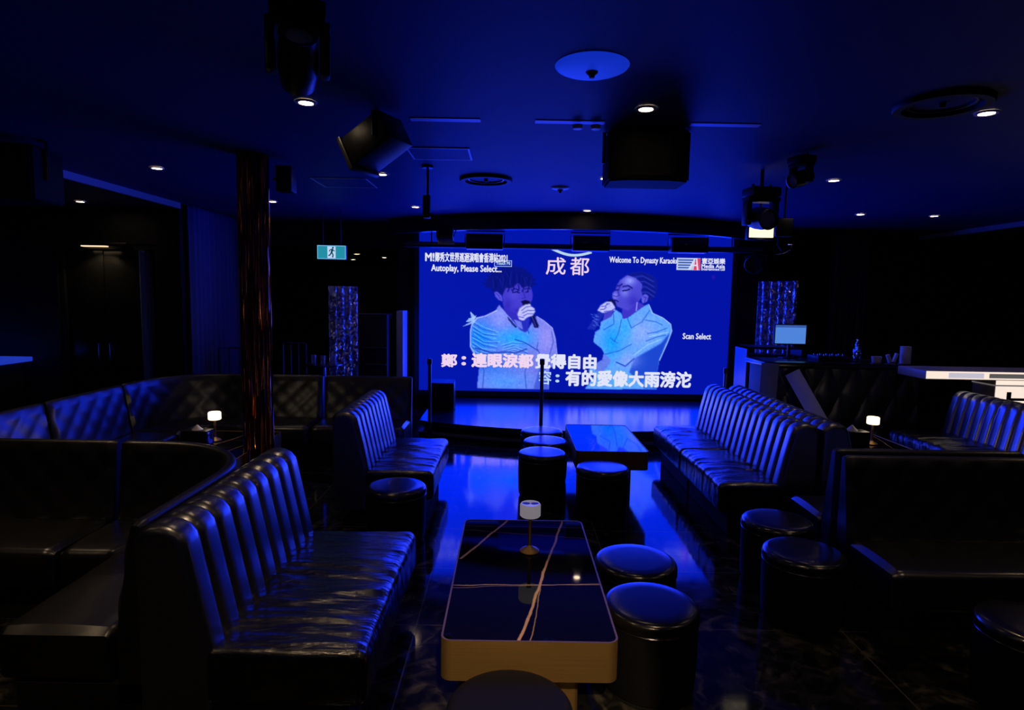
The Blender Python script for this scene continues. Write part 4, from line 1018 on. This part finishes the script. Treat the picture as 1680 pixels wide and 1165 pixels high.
def moving_head(label, x, y, z, sc, tilt, pan, drop=0):
    """base up, yoke arms, tilting head with lens"""
    r = thing('moving_head', label, 'stage light', (x, y, z), pan, 'moving heads'); r.scale = (sc,)*3
    obj('base', rbox(-.16, .16, -.13, .13, -.10, 0, .015), PLASTIC, r)
    b = BM()
    for s in (-1, 1): merge(b, rbox(s*.155-.03, s*.155+.03, -.06, .06, -.40, -.12, .015))
    merge(b, rbox(-.185, .185, -.08, .08, -.15, -.10, .012)); obj('yoke', b, PLASTIC, r)
    mt = T(0, 0, -.32) @ RX(tilt)
    hd = obj('head', lathe([(0, -.20), (.07, -.20), (.10, -.17), (.118, -.05), (.118, .06), (.105, .14), (.108, .17), (.092, .175), (.085, .15), (0, .15)], 36, None, mt), PLASTIC, r)
    obj('lens_ring', lathe([(.094, .172), (.108, .172), (.112, .18), (.094, .185)], 36, None, mt), DARKCHROME, hd)
    obj('lens', lathe([(0, .165), (.05, .162), (.094, .152)], 32, None, mt), BLUELENS, hd)
    if drop: obj('hanging_pipe', tube([(0, 0, -.01), (0, 0, drop/sc)], .02), BLACKMETAL, r)
    for s in (-.1, .1):
        obj('clamp', tube([(s, 0, 0), (s, 0, .04)], .014), BLACKMETAL, r)
    return r
moving_head('large moving head light high at the upper left', -.86, 2.52, 2.975, .66, math.radians(55), math.radians(20))
moving_head('moving head light right of the stage above the lit panel', 2.20, 5.50, 2.84, .82, math.radians(100), math.radians(8), .155)
moving_head('smaller moving head light tucked behind on the right ceiling', 2.24, 4.85, 2.97, .52, math.radians(110), math.radians(-70))
# tilted box light
r = thing('par_light', 'tilted black box light hanging left of the big speaker', 'stage light', (-.86, 4.0, 2.98))
mt = T(0, 0, -.16)@RZ(math.radians(-25))@RY(math.radians(-28))
obj('housing', rbox(-.17, .15, -.13, .13, -.10, .10, .015, 2, mt), PLASTIC, r)
obj('barn_door', rbox(-.20, -.17, -.14, .14, -.12, .11, .004, 2, mt), BLACKMETAL, r)
obj('lens', rbox(-.172, -.166, -.10, .10, -.08, .08, .002, 1, mt), GLASSW, r)
obj('yoke', tube([(0, -.15, -.16), (0, -.15, -.02), (0, .15, -.02), (0, .15, -.16)], .012), BLACKMETAL, r)
obj('stem', tube([(0, 0, -.02), (0, 0, .02)], .02), BLACKMETAL, r)
# drop pole with flood
r = thing('drop_spotlight', 'small spotlight on a thin drop pole left of the vent', 'stage light', (-.765, 5.6, 3.0))
obj('ceiling_plate', lathe([(0, -.02), (.05, -.02), (.055, -.002), (0, -.002)], 24), BLACKMETAL, r)
obj('pole', tube([(0, 0, -.01), (0, 0, -.32)], .012), BLACKMETAL, r)
obj('driver_box', rbox(-.04, .025, -.03, .03, -.46, -.26, .006), PLASTIC, r)
obj('arm', tube([(.01, 0, -.42), (.09, 0, -.46), (.15, 0, -.53), (.17, 0, -.60)], .016), BLACKMETAL, r)
obj('spot_head', rbox(-.075, .075, -.06, .06, -.05, .06, .01, 2, T(.16, 0, -.60)@RX(math.radians(-20))), PLASTIC, r)
obj('lens', rbox(-.07, .08, -.012, .0, -.045, .045, .003, 1, T(.17, -.05, -.685)@RZ(math.radians(10))@RX(math.radians(-68))), WHITEPAINT, r)
obj('cable', tube([(.15, 0, -.45), (.22, 0, -.48), (.26, 0, -.56), (.22, .0, -.66), (.18, 0, -.68)], .006), BLACKMETAL, r)
# lit panel and tangle of clamps right of the stage
r = thing('flood_light', 'bright warm lit flood panel below the right moving head', 'light', (2.50, 6.2, 2.53))
obj('housing', rbox(-.135, .135, 0, .07, -.07, .06, .006), PLASTIC, r)
obj('flood_lens', rbox(-.122, .122, -.006, .0, -.05, .05, .002), emis('flood_glow', (1, .86, .62), 1.25), r)
obj('hanger', tube([(0, .04, .05), (0, .04, .47)], .012), BLACKMETAL, r)
l = bpy.data.lights.new('flood_beam', 'SPOT'); l.energy = 1.5; l.color = (1, .82, .6); l.spot_size = 1.4; l.shadow_soft_size = .08
lo = bpy.data.objects.new('flood_beam', l); COL.objects.link(lo); lo.parent = r; lo.location = (0, -.03, -.02); lo.rotation_euler = (math.radians(50), 0, 0)
r = thing('pendant_rig', 'dangling rig hook and cable right of the lit flood panel', 'rig', (2.70, 6.25, 2.62))
obj('rig_hook', tube([(0, 0, -.12), (-.01, 0, -.2), (.04, 0, -.27), (-.02, 0, -.30), (.06, 0, -.29), (.13, 0, -.25), (.14, 0, -.2), (.10, 0, -.2)], .007), CHROME, r)
obj('rig_box', rbox(-.04, .13, -.03, .05, -.12, .06, .008), PLASTIC, r)
obj('rig_rod', tube([(.05, 0, .05), (.05, 0, .38)], .012), BLACKMETAL, r)
# dark par at the right end of the bar
r = thing('par_can', 'round black par can at the right end of the lighting bar', 'stage light', (3.66, 9.22, 2.40), math.radians(-35))
obj('can', lathe([(0, -.16), (.09, -.16), (.13, -.08), (.13, .14), (.12, .16), (.115, .12), (0, .12)], 32, None, RX(math.radians(100))), PLASTIC, r)
obj('yoke', tube([(-.15, 0, 0), (-.15, 0, .11), (0, 0, .13), (.15, 0, .11), (.15, 0, 0)], .012), BLACKMETAL, r)
